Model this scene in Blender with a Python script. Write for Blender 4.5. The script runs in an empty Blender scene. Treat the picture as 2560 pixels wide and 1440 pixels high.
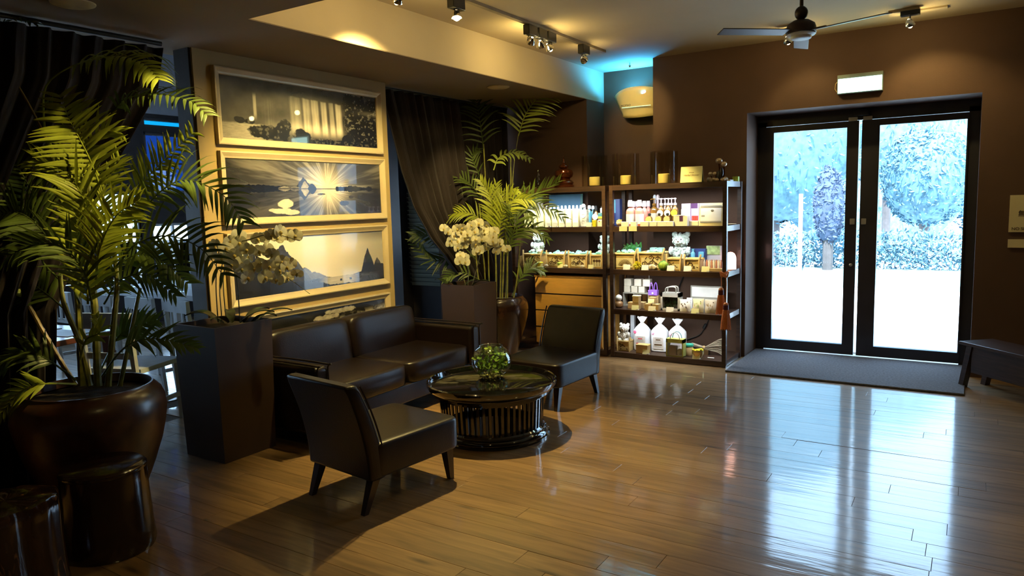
import bpy, bmesh, math, random
import numpy as np
from mathutils import Vector, Matrix
random.seed(7)
PI = math.pi
SC = bpy.context.scene
COL = SC.collection
# ------------------------------------------------------------------ camera
FL = 1803.97
YAW, PITCH, ROLL = math.radians(32.6186), math.radians(6.65673), math.radians(-1.56574)
CAM = Vector((0, 0, 1.5))
_f = Vector((-math.sin(YAW)*math.cos(PITCH), math.cos(YAW)*math.cos(PITCH), -math.sin(PITCH)))
_r = Vector((math.cos(YAW), math.sin(YAW), 0))
_u = _r.cross(_f)
CR = math.cos(ROLL)*_r + math.sin(ROLL)*_u
CU = -math.sin(ROLL)*_r + math.cos(ROLL)*_u
CF = _f
cam = bpy.data.cameras.new('camera')
cam.sensor_width = 36; cam.lens = FL/2560*36; cam.clip_start = .05; cam.clip_end = 200
camo = bpy.data.objects.new('camera', cam); COL.objects.link(camo)
m3 = Matrix((CR, CU, -CF)).transposed()
camo.matrix_world = Matrix.Translation(CAM) @ m3.to_4x4()
SC.camera = camo
# ------------------------------------------------------------------ sky, colour, lights
SC.view_settings.view_transform = 'Standard'
SC.view_settings.look = 'None'
SC.view_settings.exposure = 0.0
SC.view_settings.gamma = 1.0
SC.view_settings.use_curve_mapping = False
cy = SC.cycles
cy.max_bounces = 7; cy.diffuse_bounces = 4; cy.glossy_bounces = 4; cy.transmission_bounces = 6
cy.transparent_max_bounces = 16; cy.caustics_reflective = False; cy.caustics_refractive = False
cy.sample_clamp_indirect = 4.0; cy.use_denoising = True
W = bpy.data.worlds.new('sky'); SC.world = W; W.use_nodes = True
bg = W.node_tree.nodes['Background']
bg.inputs[0].default_value = (.50, .74, 1.0, 1); bg.inputs[1].default_value = 8.0
K = 1.0
def light(kind, name, loc, target, energy, color, size=.05, size_y=None, cone=60, blend=.5, spread=180):
    L = bpy.data.lights.new(name, kind); L.energy = energy*K; L.color = color
    if kind == 'SPOT':
        L.spot_size = math.radians(cone); L.spot_blend = blend; L.shadow_soft_size = size
    elif kind == 'AREA':
        L.size = size
        L.spread = math.radians(spread)
        if size_y: L.shape = 'RECTANGLE'; L.size_y = size_y
    else: L.shadow_soft_size = size
    o = bpy.data.objects.new(name, L); COL.objects.link(o)
    o.location = loc
    d = (Vector(target)-Vector(loc)).normalized()
    o.rotation_euler = d.to_track_quat('-Z', 'Y').to_euler()
    return o
# daylight portals (guide sampling of the sky through the openings)
sun = bpy.data.lights.new('sun', 'SUN'); sun.energy = 22; sun.color = (1, .97, .92); sun.angle = .01
suno = bpy.data.objects.new('sun', sun); COL.objects.link(suno); suno.rotation_euler = Vector((-.08, .55, -.84)).to_track_quat('-Z', 'Y').to_euler()
for nm, loc, tgt, sx_, sy_ in (('door_portal', (-.88, 7.34, 1.12), (-.88, 0, 1.12), 1.76, 2.2),
                         ('window_portal', (-9.45, 3.0, 1.4), (0, 3.0, 1.4), 9.0, 2.2)):
    p = light('AREA', nm, loc, tgt, 1, (1, 1, 1), sx_, sy_); p.data.cycles.is_portal = True
WARM = (1.0, .76, .27)
SPOTS = [  # lamp position on the ceiling track, aim, energy, cone, spill
    ((-2.9, 2.95, 2.70), (-3.74, 1.84, 1.52), 540, 33, 2),
    ((-2.9, 3.367, 2.70), (-4.24, 3.95, 1.15), 380, 82, 4),
    ((-2.9, 3.95, 2.72), (-2.45, 3.45, 0), 420, 60, 3),
    ((-2.9, 4.892, 2.72), (-3.95, 5.7, 1.6), 260, 44, 5),
    ((-2.9, 5.043, 2.72), (-3.45, 6.5, 1.3), 280, 38, 3),
    ((-2.9, 5.189, 2.72), (-2.45, 6.6, 1.15), 380, 38, 3),
    ((-2.9, 5.789, 2.72), (-2.86, 7.0, 2.30), 60, 44, 2),
    ((-1.32, 6.30, 2.74), (-1.2, 6.83, 2.0), 14, 90, 3),
    ((-.454, 6.30, 2.742), (-.3, 6.75, 2.0), 34, 100, 4),
]
# added fill spots without fixtures, behind and beside the camera, lighting the floor
for p_, e_ in (((.7, 3.4, 2.84), 40), ((2.2, 5.2, 2.84), 25), ((-1.2, 1.2, 2.52), 20), ((1.6, .2, 2.52), 10)):
    light('SPOT', 'added_fill_light', p_, (p_[0], p_[1], 0), e_, WARM, .06, cone=130, blend=.9)
# ------------------------------------------------------------------ pixel helpers (photograph is 2560x1440)
def ray(x, y): return CF + CR*((x-1280)/FL) - CU*((y-720)/FL)
def on(x, y, ax, v):
    d = ray(x, y); t = (v-CAM[ax])/d[ax]; return CAM + d*t
def at(x, y, depth): return CAM + ray(x, y)*depth
# ------------------------------------------------------------------ materials
MATS = {}
def mat(name, color, rough=.5, metal=0, coat=0, coat_r=.1, var=.12, scale=8, bump=0, bscale=40, emis=None, es=0,
        spec=.5, stretch=(1, 1, 1), rand=0, sheen=0, trans=0, sub=0):
    if name in MATS: return MATS[name]
    m = bpy.data.materials.new(name); m.use_nodes = True
    nt = m.node_tree; N = nt.nodes; Lk = nt.links
    b = N['Principled BSDF']
    b.inputs['Roughness'].default_value = rough; b.inputs['Metallic'].default_value = metal
    b.inputs['Coat Weight'].default_value = coat; b.inputs['Coat Roughness'].default_value = coat_r
    b.inputs['Specular IOR Level'].default_value = spec
    if sheen: b.inputs['Sheen Weight'].default_value = sheen
    if trans: b.inputs['Transmission Weight'].default_value = trans
    if sub:
        b.inputs['Subsurface Weight'].default_value = sub
        b.inputs['Subsurface Radius'].default_value = (.02, .02, .01)
    tc = N.new('ShaderNodeTexCoord'); mp = N.new('ShaderNodeMapping')
    mp.inputs['Scale'].default_value = stretch
    Lk.new(tc.outputs['Object'], mp.inputs['Vector'])
    nz = N.new('ShaderNodeTexNoise'); nz.inputs['Scale'].default_value = scale; nz.inputs['Detail'].default_value = 4
    Lk.new(mp.outputs[0], nz.inputs['Vector'])
    cr = N.new('ShaderNodeValToRGB')
    c0 = [max(0, c*(1-var*2)) for c in color]; c1 = [min(1, c*(1+var*2)) for c in color]
    cr.color_ramp.elements[0].color = (*c0, 1); cr.color_ramp.elements[1].color = (*c1, 1)
    cr.color_ramp.elements[0].position = .25; cr.color_ramp.elements[1].position = .75
    Lk.new(nz.outputs[0], cr.inputs[0])
    out = cr.outputs[0]
    if rand:
        oi = N.new('ShaderNodeObjectInfo'); hs = N.new('ShaderNodeHueSaturation')
        mr = N.new('ShaderNodeMapRange'); mr.inputs[3].default_value = 1-rand; mr.inputs[4].default_value = 1+rand
        Lk.new(oi.outputs['Random'], mr.inputs[0]); Lk.new(mr.outputs[0], hs.inputs['Value'])
        Lk.new(out, hs.inputs['Color']); out = hs.outputs[0]
    Lk.new(out, b.inputs['Base Color'])
    if bump:
        n2 = N.new('ShaderNodeTexNoise'); n2.inputs['Scale'].default_value = bscale; n2.inputs['Detail'].default_value = 3
        Lk.new(mp.outputs[0], n2.inputs['Vector'])
        bp = N.new('ShaderNodeBump'); bp.inputs['Strength'].default_value = bump; bp.inputs['Distance'].default_value = .01
        Lk.new(n2.outputs[0], bp.inputs['Height']); Lk.new(bp.outputs[0], b.inputs['Normal'])
    if emis:
        b.inputs['Emission Color'].default_value = (*emis, 1); b.inputs['Emission Strength'].default_value = es
    MATS[name] = m; return m
def glass(name, tint=(1, 1, 1), gloss=.12, rough=.02):
    if name in MATS: return MATS[name]
    m = bpy.data.materials.new(name); m.use_nodes = True; nt = m.node_tree; N = nt.nodes; Lk = nt.links
    N.remove(N['Principled BSDF']); o = N['Material Output']
    t = N.new('ShaderNodeBsdfTransparent'); t.inputs[0].default_value = (*tint, 1)
    g = N.new('ShaderNodeBsdfGlossy'); g.inputs['Roughness'].default_value = rough
    lw = N.new('ShaderNodeLayerWeight'); lw.inputs[0].default_value = .35
    mr = N.new('ShaderNodeMapRange'); mr.inputs[3].default_value = gloss*.35; mr.inputs[4].default_value = min(1, gloss*4)
    Lk.new(lw.outputs['Facing'], mr.inputs[0])
    mx = N.new('ShaderNodeMixShader'); Lk.new(mr.outputs[0], mx.inputs[0]); Lk.new(t.outputs[0], mx.inputs[1]); Lk.new(g.outputs[0], mx.inputs[2])
    Lk.new(mx.outputs[0], o.inputs[0]); MATS[name] = m; return m
def plank_mat(name, color, along=0, coat=1):
    m = bpy.data.materials.new(name); m.use_nodes = True; nt = m.node_tree; N = nt.nodes; Lk = nt.links
    b = N['Principled BSDF']
    tc = N.new('ShaderNodeTexCoord'); oi = N.new('ShaderNodeObjectInfo')
    vm = N.new('ShaderNodeVectorMath'); vm.operation = 'MULTIPLY_ADD'
    Lk.new(oi.outputs['Random'], vm.inputs[0]); vm.inputs[1].default_value = (37, 91, 13); Lk.new(tc.outputs['Object'], vm.inputs[2])
    mp = N.new('ShaderNodeMapping'); mp.inputs['Scale'].default_value = (1.3, 16, 16) if along == 0 else (16, 1.3, 16)
    Lk.new(vm.outputs[0], mp.inputs['Vector'])
    nz = N.new('ShaderNodeTexNoise'); nz.inputs['Scale'].default_value = 1.6; nz.inputs['Detail'].default_value = 7; nz.inputs['Distortion'].default_value = .8
    Lk.new(mp.outputs[0], nz.inputs['Vector'])
    cr = N.new('ShaderNodeValToRGB'); e = cr.color_ramp.elements
    e[0].position = .28; e[0].color = (*[c*.62 for c in color], 1); e[1].position = .62; e[1].color = (*[min(1, c*1.15) for c in color], 1)
    Lk.new(nz.outputs[0], cr.inputs[0])
    # knots
    mp2 = N.new('ShaderNodeMapping'); mp2.inputs['Scale'].default_value = (1.6, 7, 7) if along == 0 else (7, 1.6, 7); Lk.new(vm.outputs[0], mp2.inputs['Vector'])
    vo = N.new('ShaderNodeTexVoronoi'); vo.inputs['Scale'].default_value = 1.1; Lk.new(mp2.outputs[0], vo.inputs['Vector'])
    kr = N.new('ShaderNodeMapRange'); kr.inputs[1].default_value = .05; kr.inputs[2].default_value = .17; kr.inputs[3].default_value = .35; kr.inputs[4].default_value = 1
    Lk.new(vo.outputs['Distance'], kr.inputs[0])
    mu = N.new('ShaderNodeMix'); mu.data_type = 'RGBA'; mu.blend_type = 'MULTIPLY'; mu.inputs[0].default_value = 1
    Lk.new(cr.outputs[0], mu.inputs[6]); Lk.new(kr.outputs[0], mu.inputs[7])
    hs = N.new('ShaderNodeHueSaturation'); mr = N.new('ShaderNodeMapRange'); mr.inputs[3].default_value = .84; mr.inputs[4].default_value = 1.14
    Lk.new(oi.outputs['Random'], mr.inputs[0]); Lk.new(mr.outputs[0], hs.inputs['Value']); Lk.new(mu.outputs[2], hs.inputs['Color'])
    Lk.new(hs.outputs[0], b.inputs['Base Color'])
    b.inputs['Roughness'].default_value = .42; b.inputs['Coat Weight'].default_value = coat; b.inputs['Coat Roughness'].default_value = .10
    b.inputs['Coat IOR'].default_value = 1.75
    n3 = N.new('ShaderNodeTexNoise'); n3.inputs['Scale'].default_value = 3.0; n3.inputs['Detail'].default_value = 3
    mp3 = N.new('ShaderNodeMapping'); mp3.inputs['Scale'].default_value = (.8, 6, 6) if along == 0 else (6, .8, 6); Lk.new(vm.outputs[0], mp3.inputs['Vector']); Lk.new(mp3.outputs[0], n3.inputs['Vector'])
    bp = N.new('ShaderNodeBump'); bp.inputs['Strength'].default_value = .32; bp.inputs['Distance'].default_value = .004
    Lk.new(n3.outputs[0], bp.inputs['Height']); Lk.new(bp.outputs[0], b.inputs['Normal']); Lk.new(bp.outputs[0], b.inputs['Coat Normal'])
    MATS[name] = m; return m
def vcol_mat(name, rough=.35, coat=0):
    m = bpy.data.materials.new(name); m.use_nodes = True; nt = m.node_tree; N = nt.nodes
    a = N.new('ShaderNodeVertexColor'); a.layer_name = 'Col'
    b = N['Principled BSDF']; nt.links.new(a.outputs[0], b.inputs['Base Color'])
    b.inputs['Roughness'].default_value = rough; b.inputs['Coat Weight'].default_value = coat; b.inputs['Coat Roughness'].default_value = .02
    return m
# ------------------------------------------------------------------ mesh builder
class MB:
    def __init__(s): s.v = []; s.f = []
    def add(s, vs, fs):
        o = len(s.v); s.v += [tuple(v) for v in vs]; s.f += [tuple(i+o for i in f) for f in fs]; return s
    def box(s, c, d, M=None, bev=0):
        x, y, z = [k/2 for k in d]
        if bev:
            b = min(bev, x*.9, y*.9, z*.9); vs = []
            for sx in (-1, 1):
                for sy in (-1, 1):
                    for sz in (-1, 1):
                        vs += [(sx*(x-b), sy*(y-b), sz*z), (sx*(x-b), sy*y, sz*(z-b)), (sx*x, sy*(y-b), sz*(z-b))]
            bm = bmesh.new()
            for v in vs: bm.verts.new(v)
            r = bmesh.ops.convex_hull(bm, input=bm.verts)
            bmesh.ops.recalc_face_normals(bm, faces=bm.faces)
            bm.verts.index_update()
            vs = [v.co.copy() for v in bm.verts]; fs = [[v.index for v in f.verts] for f in bm.faces]; bm.free()
        else:
            vs = [Vector((a*x, b_*y, e*z)) for a in (-1, 1) for b_ in (-1, 1) for e in (-1, 1)]
            fs = [(0, 1, 3, 2), (4, 6, 7, 5), (0, 4, 5, 1), (2, 3, 7, 6), (0, 2, 6, 4), (1, 5, 7, 3)]
        if M is not None: vs = [M @ Vector(v) for v in vs]
        c = Vector(c); return s.add([Vector(v)+c for v in vs], fs)
    def bb(s, a, b, bev=0):
        return s.box([(i+j)/2 for i, j in zip(a, b)], [abs(j-i) for i, j in zip(a, b)], None, bev)
    def taper(s, z0, z1, a, b, A, B, c=(0, 0), C=None):
        """frustum: half sizes a,b at z0 around c, A,B at z1 around C"""
        C = C or c
        vs = [(c[0]+i*a, c[1]+j*b, z0) for i, j in ((-1, -1), (1, -1), (1, 1), (-1, 1))] + [(C[0]+i*A, C[1]+j*B, z1) for i, j in ((-1, -1), (1, -1), (1, 1), (-1, 1))]
        return s.add(vs, [(3, 2, 1, 0), (4, 5, 6, 7), (0, 1, 5, 4), (1, 2, 6, 5), (2, 3, 7, 6), (3, 0, 4, 7)])
    def lathe(s, prof, n=24, c=(0, 0, 0), cap=True, M=None):
        o = []
        for r, z in prof:
            for k in range(n):
                a = 2*PI*k/n; v = Vector((r*math.cos(a), r*math.sin(a), z))
                o.append((M @ v if M is not None else v)+Vector(c))
        fs = []
        for i in range(len(prof)-1):
            for k in range(n):
                a = i*n+k; b = i*n+(k+1) % n; fs.append((a, b, b+n, a+n))
        if cap:
            if prof[0][0] > 1e-5: fs.append(tuple(range(n-1, -1, -1)))
            if prof[-1][0] > 1e-5: q = (len(prof)-1)*n; fs.append(tuple(range(q, q+n)))
        return s.add(o, fs)
    def cyl(s, c, r, h, n=20, r2=None): return s.lathe([(r, 0), (r if r2 is None else r2, h)], n, c)
    def sph(s, c, r, n=14, m=9, M=None):
        if not hasattr(r, '__len__'): r = (r, r, r)
        vs = []; fs = []
        for i in range(m+1):
            t = PI*i/m
            for k in range(n):
                a = 2*PI*k/n; v = Vector((r[0]*math.sin(t)*math.cos(a), r[1]*math.sin(t)*math.sin(a), r[2]*math.cos(t)))
                if M is not None: v = M @ v
                vs.append(v+Vector(c))
        for i in range(m):
            for k in range(n): a = i*n+k; b = i*n+(k+1) % n; fs.append((a, a+n, b+n, b))
        return s.add(vs, fs)
    def tube(s, pts, r, n=8, cap=True):
        pts = [Vector(p) for p in pts]; N = len(pts)
        if not hasattr(r, '__len__'): r = [r]*N
        T = [(pts[min(i+1, N-1)]-pts[max(i-1, 0)]).normalized() for i in range(N)]
        a = Vector((0, 0, 1)) if abs(T[0].z) < .9 else Vector((1, 0, 0))
        u = T[0].cross(a).normalized(); vs = []
        for i in range(N):
            u = (u-T[i]*u.dot(T[i])).normalized(); w = T[i].cross(u)
            for k in range(n):
                q = 2*PI*k/n; vs.append(pts[i]+(u*math.cos(q)+w*math.sin(q))*r[i])
        fs = [(i*n+k, i*n+(k+1) % n, (i+1)*n+(k+1) % n, (i+1)*n+k) for i in range(N-1) for k in range(n)]
        if cap: fs += [tuple(range(n-1, -1, -1)), tuple(range((N-1)*n, N*n))]
        return s.add(vs, fs)
    def prism(s, poly, z0, z1, M=None):
        n = len(poly); vs = [Vector((x, y, z0)) for x, y in poly]+[Vector((x, y, z1)) for x, y in poly]
        if M is not None: vs = [M @ v for v in vs]
        return s.add(vs, [tuple(range(n-1, -1, -1)), tuple(range(n, 2*n))]+[(i, (i+1) % n, n+(i+1) % n, n+i) for i in range(n)])
    def mesh(s, name, m, smooth=False):
        me = bpy.data.meshes.new(name); me.from_pydata([tuple(v) for v in s.v], [], s.f)
        if m: me.materials.append(m)
        if smooth:
            me.polygons.foreach_set('use_smooth', [True]*len(me.polygons))
            try: me.set_sharp_from_angle(angle=math.radians(40))
            except Exception: pass
        me.update(); return me
    def build(s, name, m, parent=None, smooth=True, loc=None, **kw):
        o = bpy.data.objects.new(name, s.mesh(name, m, smooth)); COL.objects.link(o)
        if parent: o.parent = parent
        if loc: o.location = loc
        for k, v in kw.items(): o[k] = v
        return o
def mod(o, bev=0, seg=2, sub=0, solid=0):
    if solid: q = o.modifiers.new('solid', 'SOLIDIFY'); q.thickness = solid
    if bev: q = o.modifiers.new('bevel', 'BEVEL'); q.width = bev; q.segments = seg; q.limit_method = 'ANGLE'
    if sub: q = o.modifiers.new('sub', 'SUBSURF'); q.levels = sub; q.render_levels = sub
    return o
def thing(name, label, cat, loc=(0, 0, 0), rz=0, group=None):
    o = bpy.data.objects.new(name, None); COL.objects.link(o); o.location = loc; o.rotation_euler.z = rz
    o.empty_display_size = .05; o['label'] = label; o['category'] = cat
    if group: o['group'] = group
    return o
def tag(o, label, cat, group=None):
    o['label'] = label; o['category'] = cat
    if group: o['group'] = group
    return o
def struct(o): o['kind'] = 'structure'; return o
def dup(root, loc, rz=None, label=None, group=None):
    r = root.copy(); COL.objects.link(r); r.location = loc
    if rz is not None: r.rotation_euler.z = rz
    if label: r['label'] = label
    if group: r['group'] = group
    for ch in list(root.children):
        c = ch.copy(); COL.objects.link(c); c.parent = r
        for g in list(ch.children):
            d = g.copy(); COL.objects.link(d); d.parent = c
    return r
def text(s, size, m, name, parent, loc, rot, shear=0, align='CENTER'):
    cu = bpy.data.curves.new(name, 'FONT'); cu.body = s; cu.size = size; cu.align_x = align; cu.align_y = 'CENTER'; cu.extrude = .0006; cu.shear = shear
    t = bpy.data.objects.new('tmp', cu); COL.objects.link(t)
    dg = bpy.context.evaluated_depsgraph_get(); me = bpy.data.meshes.new_from_object(t.evaluated_get(dg))
    bpy.data.objects.remove(t); me.materials.clear(); me.materials.append(m)
    o = bpy.data.objects.new(name, me); COL.objects.link(o); o.location = loc; o.rotation_euler = rot
    if parent: o.parent = parent
    return o
def cr_curve(P, n):
    P = [Vector(p) for p in P]; P = [P[0]*2-P[1]]+P+[P[-1]*2-P[-2]]; out = []; k = len(P)-3
    for i in range(n+1):
        t = i/n*k; j = min(int(t), k-1); t -= j; a, b, c, d = P[j:j+4]
        out.append(.5*((2*b)+(c-a)*t+(2*a-5*b+4*c-d)*t*t+(3*b-a-3*c+d)*t**3))
    return out
def sup(p, e=.5):
    return math.copysign(abs(p)**e, p)
def cushion(mb, c, d, e=.35, n=28, m=14, M=None, puff=(0, 0, 0)):
    """super-ellipsoid upholstery block"""
    vs = []; fs = []
    for i in range(m+1):
        t = -PI/2+PI*i/m
        for k in range(n):
            a = 2*PI*k/n
            v = Vector((d[0]/2*sup(math.cos(t), e)*sup(math.cos(a), e), d[1]/2*sup(math.cos(t), e)*sup(math.sin(a), e), d[2]/2*sup(math.sin(t), e)))
            if M is not None: v = M @ v
            vs.append(v+Vector(c))
    for i in range(m):
        for k in range(n): a = i*n+k; b = i*n+(k+1) % n; fs.append((a, b, b+n, a+n))
    return mb.add(vs, fs)
# ================================================================== room shell
CEIL, SOF, YW, YD = 2.865, 2.545, 6.83, 7.24
M_wall = mat('plum_brown_paint', (.085, .042, .024), .75, var=.05, scale=3, bump=.08, bscale=120)
M_ceil = mat('cream_ceiling_paint', (.50, .40, .26), .8, var=.03, scale=2, bump=.05, bscale=150)
M_soff = mat('shaded_soffit_paint', (.30, .225, .145), .8, var=.03, scale=2, bump=.05, bscale=150)  # ceiling cream darkened, so the soffit's unlit shade is in its paint
M_panel = mat('beige_panel_paint', (.50, .36, .14), .6, var=.04, scale=2)
M_dark = mat('black_brown_wood', (.018, .012, .010), .45, var=.2, scale=6, stretch=(8, 8, .6), coat=.2)
M_frame = mat('black_door_frame', (.022, .020, .026), .35, var=.1, scale=5, coat=.2)
M_wood = plank_mat('oak_floorboards', (.31, .185, .080))
M_gap = mat('floor_gap', (.09, .055, .03), .9)
M_steel = mat('brushed_steel', (.6, .6, .6), .3, 1, var=.05)
M_dblue = mat('dining_dark_wall', (.03, .025, .03), .7, var=.1)
M_bluew = mat('dining_pale_wall', (.45, .5, .6), .8, var=.05)
M_black = mat('black_plastic', (.012, .012, .013), .4, var=.1)
M_pane = glass('window_glass', (.93, .97, 1.0), .10)
b = MB()
b.bb((-4.2, -3, -.12), (3.2, 7.50, -.008)); b.bb((-12, -3, -.12), (-4.2, 7.50, -.008))
floor = struct(b.build('floor', M_gap, smooth=False))
PW = .128; seg_meshes = {}
rows = int((7.40-1.0)/PW); npk = 0
for i in range(rows):
    y0 = 1.0+i*PW; x = -4.35-random.random()*1.2 - .3
    while x < 1.3:
        L = random.choice((1.3, 1.6, 1.9, 2.2)); x1 = x+L
        if x1 > -4.75 and npk < 298:
            key = round(L, 1)
            if key not in seg_meshes: seg_meshes[key] = MB().box((0, 0, -.006), (L-.0016, PW-.0014, .012), None, .0006).mesh('plank', M_wood, False)
            o = bpy.data.objects.new('plank', seg_meshes[key]); COL.objects.link(o)
            o.location = (x+L/2, y0+PW/2, -.0005+random.uniform(-.0004, 0)); o.rotation_euler = (random.gauss(0, .0028), random.gauss(0, .0004), 0)
            o.parent = floor; npk += 1
        x = x1
b = MB()
for i in range(int(4/PW)):
    x = -4.35
    while x < 3.2: b.bb((x, 1.0-(i+1)*PW, -.012), (min(3.2, x+1.6)-.003, 1.0-i*PW-.003, 0)); x += 1.6
for i in range(rows): b.bb((1.9, 1.0+i*PW, -.012), (3.2, 1.0+(i+1)*PW-.003, -.001))
for i in range(80): b.bb((-9.5, -3+i*PW, -.012), (-5.4, -3+(i+1)*PW-.003, -.002))
b.build('floorboards', M_wood, floor, False, kind='stuff')
struct(MB().bb((-2.68, YW, 0), (-1.776, YW+.62, CEIL)).bb((.022, YW, 0), (3.2, YW+.62, CEIL)).bb((-1.776, YW, 2.262), (.022, YW+.62, CEIL))
       .bb((-3.4, YD, 0), (-2.68, YD+.2, CEIL)).bb((-5.4, YW, 0), (-3.4, YD+.2, SOF)).build('wall_back', M_wall, smooth=False))
struct(MB().bb((3.2, -3, 0), (3.4, 7.45, 3)).build('wall_right', M_wall, smooth=False))
struct(MB().bb((-12, -3.2, 0), (3.4, -3, 4.3)).build('wall_front', M_wall, smooth=False))
struct(MB().bb((-3.4, 2.70, CEIL), (3.4, 7.45, CEIL+.15)).build('ceiling', M_ceil, smooth=False))
c2 = struct(MB().bb((-4.55, -3, SOF), (3.4, 2.70, 3.1)).bb((-4.55, 2.70, SOF), (-3.40, 7.45, 3.1)).build('trim_1', M_soff, smooth=False))
c2['label'] = 'lowered soffit with painted-in shade'
struct(MB().bb((-3.401, 2.70, SOF+.004), (-3.396, 7.24, CEIL)).bb((-3.401, 2.695, SOF+.004), (3.2, 2.703, CEIL)).build('trim_2', M_ceil, smooth=False))
# picture panel between the two curtained openings
pan = struct(MB().bb((-4.40, 2.92, 0), (-4.242, 4.725, SOF)).build('wall_left', M_panel, smooth=False))
MB().bb((-4.415, 2.905, 0), (-4.26, 2.925, SOF)).build('end_board', M_dark, pan, False)
struct(MB().bb((-4.55, -3, 0), (-4.4, .6, SOF)).build('wall_side', M_wall, smooth=False))
# ------------------------------------------------------------------ dining room beyond
M_slat = mat('grey_green_slat', (.20, .23, .20), .6, var=.15, scale=5, stretch=(.5, 4, 20))
def holes(y0, y1, z0, z1, H):
    """wall strips in plane x around openings H (sorted by y, list of (ya,yb,[(za,zb)..]))"""
    b = MB(); y = y0
    for ya, yb, zs in H:
        b.bb((-9.65, y, z0), (-9.5, ya, z1)); z = z0
        for za, zb in zs: b.bb((-9.65, ya, z), (-9.5, yb, za)); z = zb
        b.bb((-9.65, ya, z), (-9.5, yb, z1)); y = yb
    b.bb((-9.65, y, z0), (-9.5, y1, z1)); return b
WINS = [(.4, 1.9, [(.6, 2.4)]), (2.3, 3.6, [(.6, 2.2)]), (3.9, 4.75, [(.6, 1.8)]), (4.95, 5.58, [(.60, 1.80)]), (5.72, 6.75, [(.50, 1.36), (1.78, 2.60), (2.67, 2.80)])]
struct(holes(-3, 7.45, 0, 2.85, WINS).build('wall_far', M_dblue, smooth=False))
struct(MB().bb((-9.65, -3, 2.85), (-9.5, 7.5, 4.2)).build('trim_3', M_bluew, smooth=False))
struct(MB().bb((-9.65, -3, 4.2), (-4.5, 7.6, 4.3)).bb((-4.56, -3, 3.1), (-4.46, 7.5, 4.2)).build('trim_4', M_bluew, smooth=False))
struct(MB().bb((-9.65, 7.44, 0), (-7.6, 7.6, 4.2)).bb((-7.6, 7.44, 0), (-6.55, 7.6, .7)).bb((-7.6, 7.44, 2.3), (-6.55, 7.6, 4.2)).bb((-6.55, 7.44, 0), (-5.4, 7.6, 4.2)).build('wall_dining', M_dblue, smooth=False))
n = 0
M_pane_d = glass('dim_blue_glass', (.05, .10, .22), .1)
M_pane_c = glass('teal_glass', (.04, .30, .40), .1)
for ya, yb, zs in WINS:
    for za, zb in zs:
        n += 1
        w = struct(MB().bb((-9.60, ya, za), (-9.52, ya+.035, zb)).bb((-9.60, yb-.035, za), (-9.52, yb, zb)).bb((-9.60, ya, za), (-9.52, yb, za+.035)).bb((-9.60, ya, zb-.035), (-9.52, yb, zb)).build('window_%d' % n, M_frame, smooth=False))
        if zb-za > .3:
            k = max(1, round((yb-ya)/.33)); h = max(1, round((zb-za)/.34))
            for i in range(1, k): MB().bb((-9.585, ya+(yb-ya)*i/k-.014, za), (-9.535, ya+(yb-ya)*i/k+.014, zb)).build('mullion', M_frame, w, False)
            for i in range(1, h): MB().bb((-9.583, ya, za+(zb-za)*i/h-.012), (-9.537, yb, za+(zb-za)*i/h+.012)).build('mullion', M_frame, w, False)
        MB().bb((-9.562, ya+.02, za+.02), (-9.558, yb-.02, zb-.02)).build('pane', M_pane_d if 1.7 < za < 2.6 else M_pane_c if za > 2.6 else M_pane, w, False)
w = struct(MB().bb((-7.6, 7.46, .7), (-7.55, 7.54, 2.3)).bb((-6.60, 7.46, .7), (-6.55, 7.54, 2.3)).bb((-7.6, 7.46, .7), (-6.55, 7.54, .76)).bb((-7.6, 7.46, 2.24), (-6.55, 7.54, 2.3)).build('window_8', M_frame, smooth=False))
for z in (.83, 1.31, 1.73, 2.14): MB().bb((-7.6, 7.47, z-.015), (-6.55, 7.53, z+.015)).build('mullion', M_frame, w, False)
MB().bb((-7.58, 7.50, .72), (-6.57, 7.505, 2.28)).build('pane', M_pane, w, False)
struct(MB().bb((-6.56, 7.24, 0), (-6.345, 7.44, 3.2)).build('trim_5', M_frame, smooth=False))
sh = thing('slatted_shutter', 'grey green horizontal slatted shutter seen past the right curtain', 'shutter', (-5.87, 7.40, .45))
for i in range(22): MB().box((0, -.02, .03+i*.056), (.92, .012, .05), Matrix.Rotation(.35, 3, 'X')).build('slat', M_slat, sh, False)
MB().bb((-.47, -.03, 0), (-.44, .02, 1.28)).bb((.44, -.03, 0), (.47, .02, 1.28)).bb((-.47, -.03, 1.25), (.47, .02, 1.28)).build('frame', M_frame, sh, False)
# ------------------------------------------------------------------ entrance door (two leaves)
dr = struct(MB().bb((-1.776, YD-.0, 2.16), (.022, YD+.10, 2.262)).bb((-1.776, YD, 0), (-1.70, YD+.10, 2.2)).bb((-.06, YD-.0, 0), (.022, YD+.10, 2.2)).build('door_1', M_frame, smooth=False))
M_alu = mat('silver_door_plate', (.55, .52, .45), .35, .8)
for k, (x0, x1, gl, gr) in enumerate(((-1.70, -.892, -1.625, -.99), (-.868, -.06, -.725, -.072))):
    lf = MB().bb((x0, YD-.02, .022), (gl, YD+.03, 2.155)).bb((gr, YD-.02, .022), (x1, YD+.03, 2.155)).bb((gl, YD-.02, .022), (gr, YD+.03, .115)).bb((gl, YD-.02, 2.10), (gr, YD+.03, 2.155)).build('door_leaf', M_frame, dr, False)
    MB().bb((gl, YD+.002, .115), (gr, YD+.007, 2.10)).build('glass_pane', M_pane, lf, False)
    MB().box((x1-.035 if k == 0 else x0+.035, YD-.024, 1.255), (.042, .008, .055), None, .003).build('lock_plate', M_alu, lf)
    MB().box((x1-.05 if k == 0 else x0+.045, YD-.026, 2.17), (.075, .012, .035), None, .002).build('closer_plate', M_alu, lf)
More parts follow.
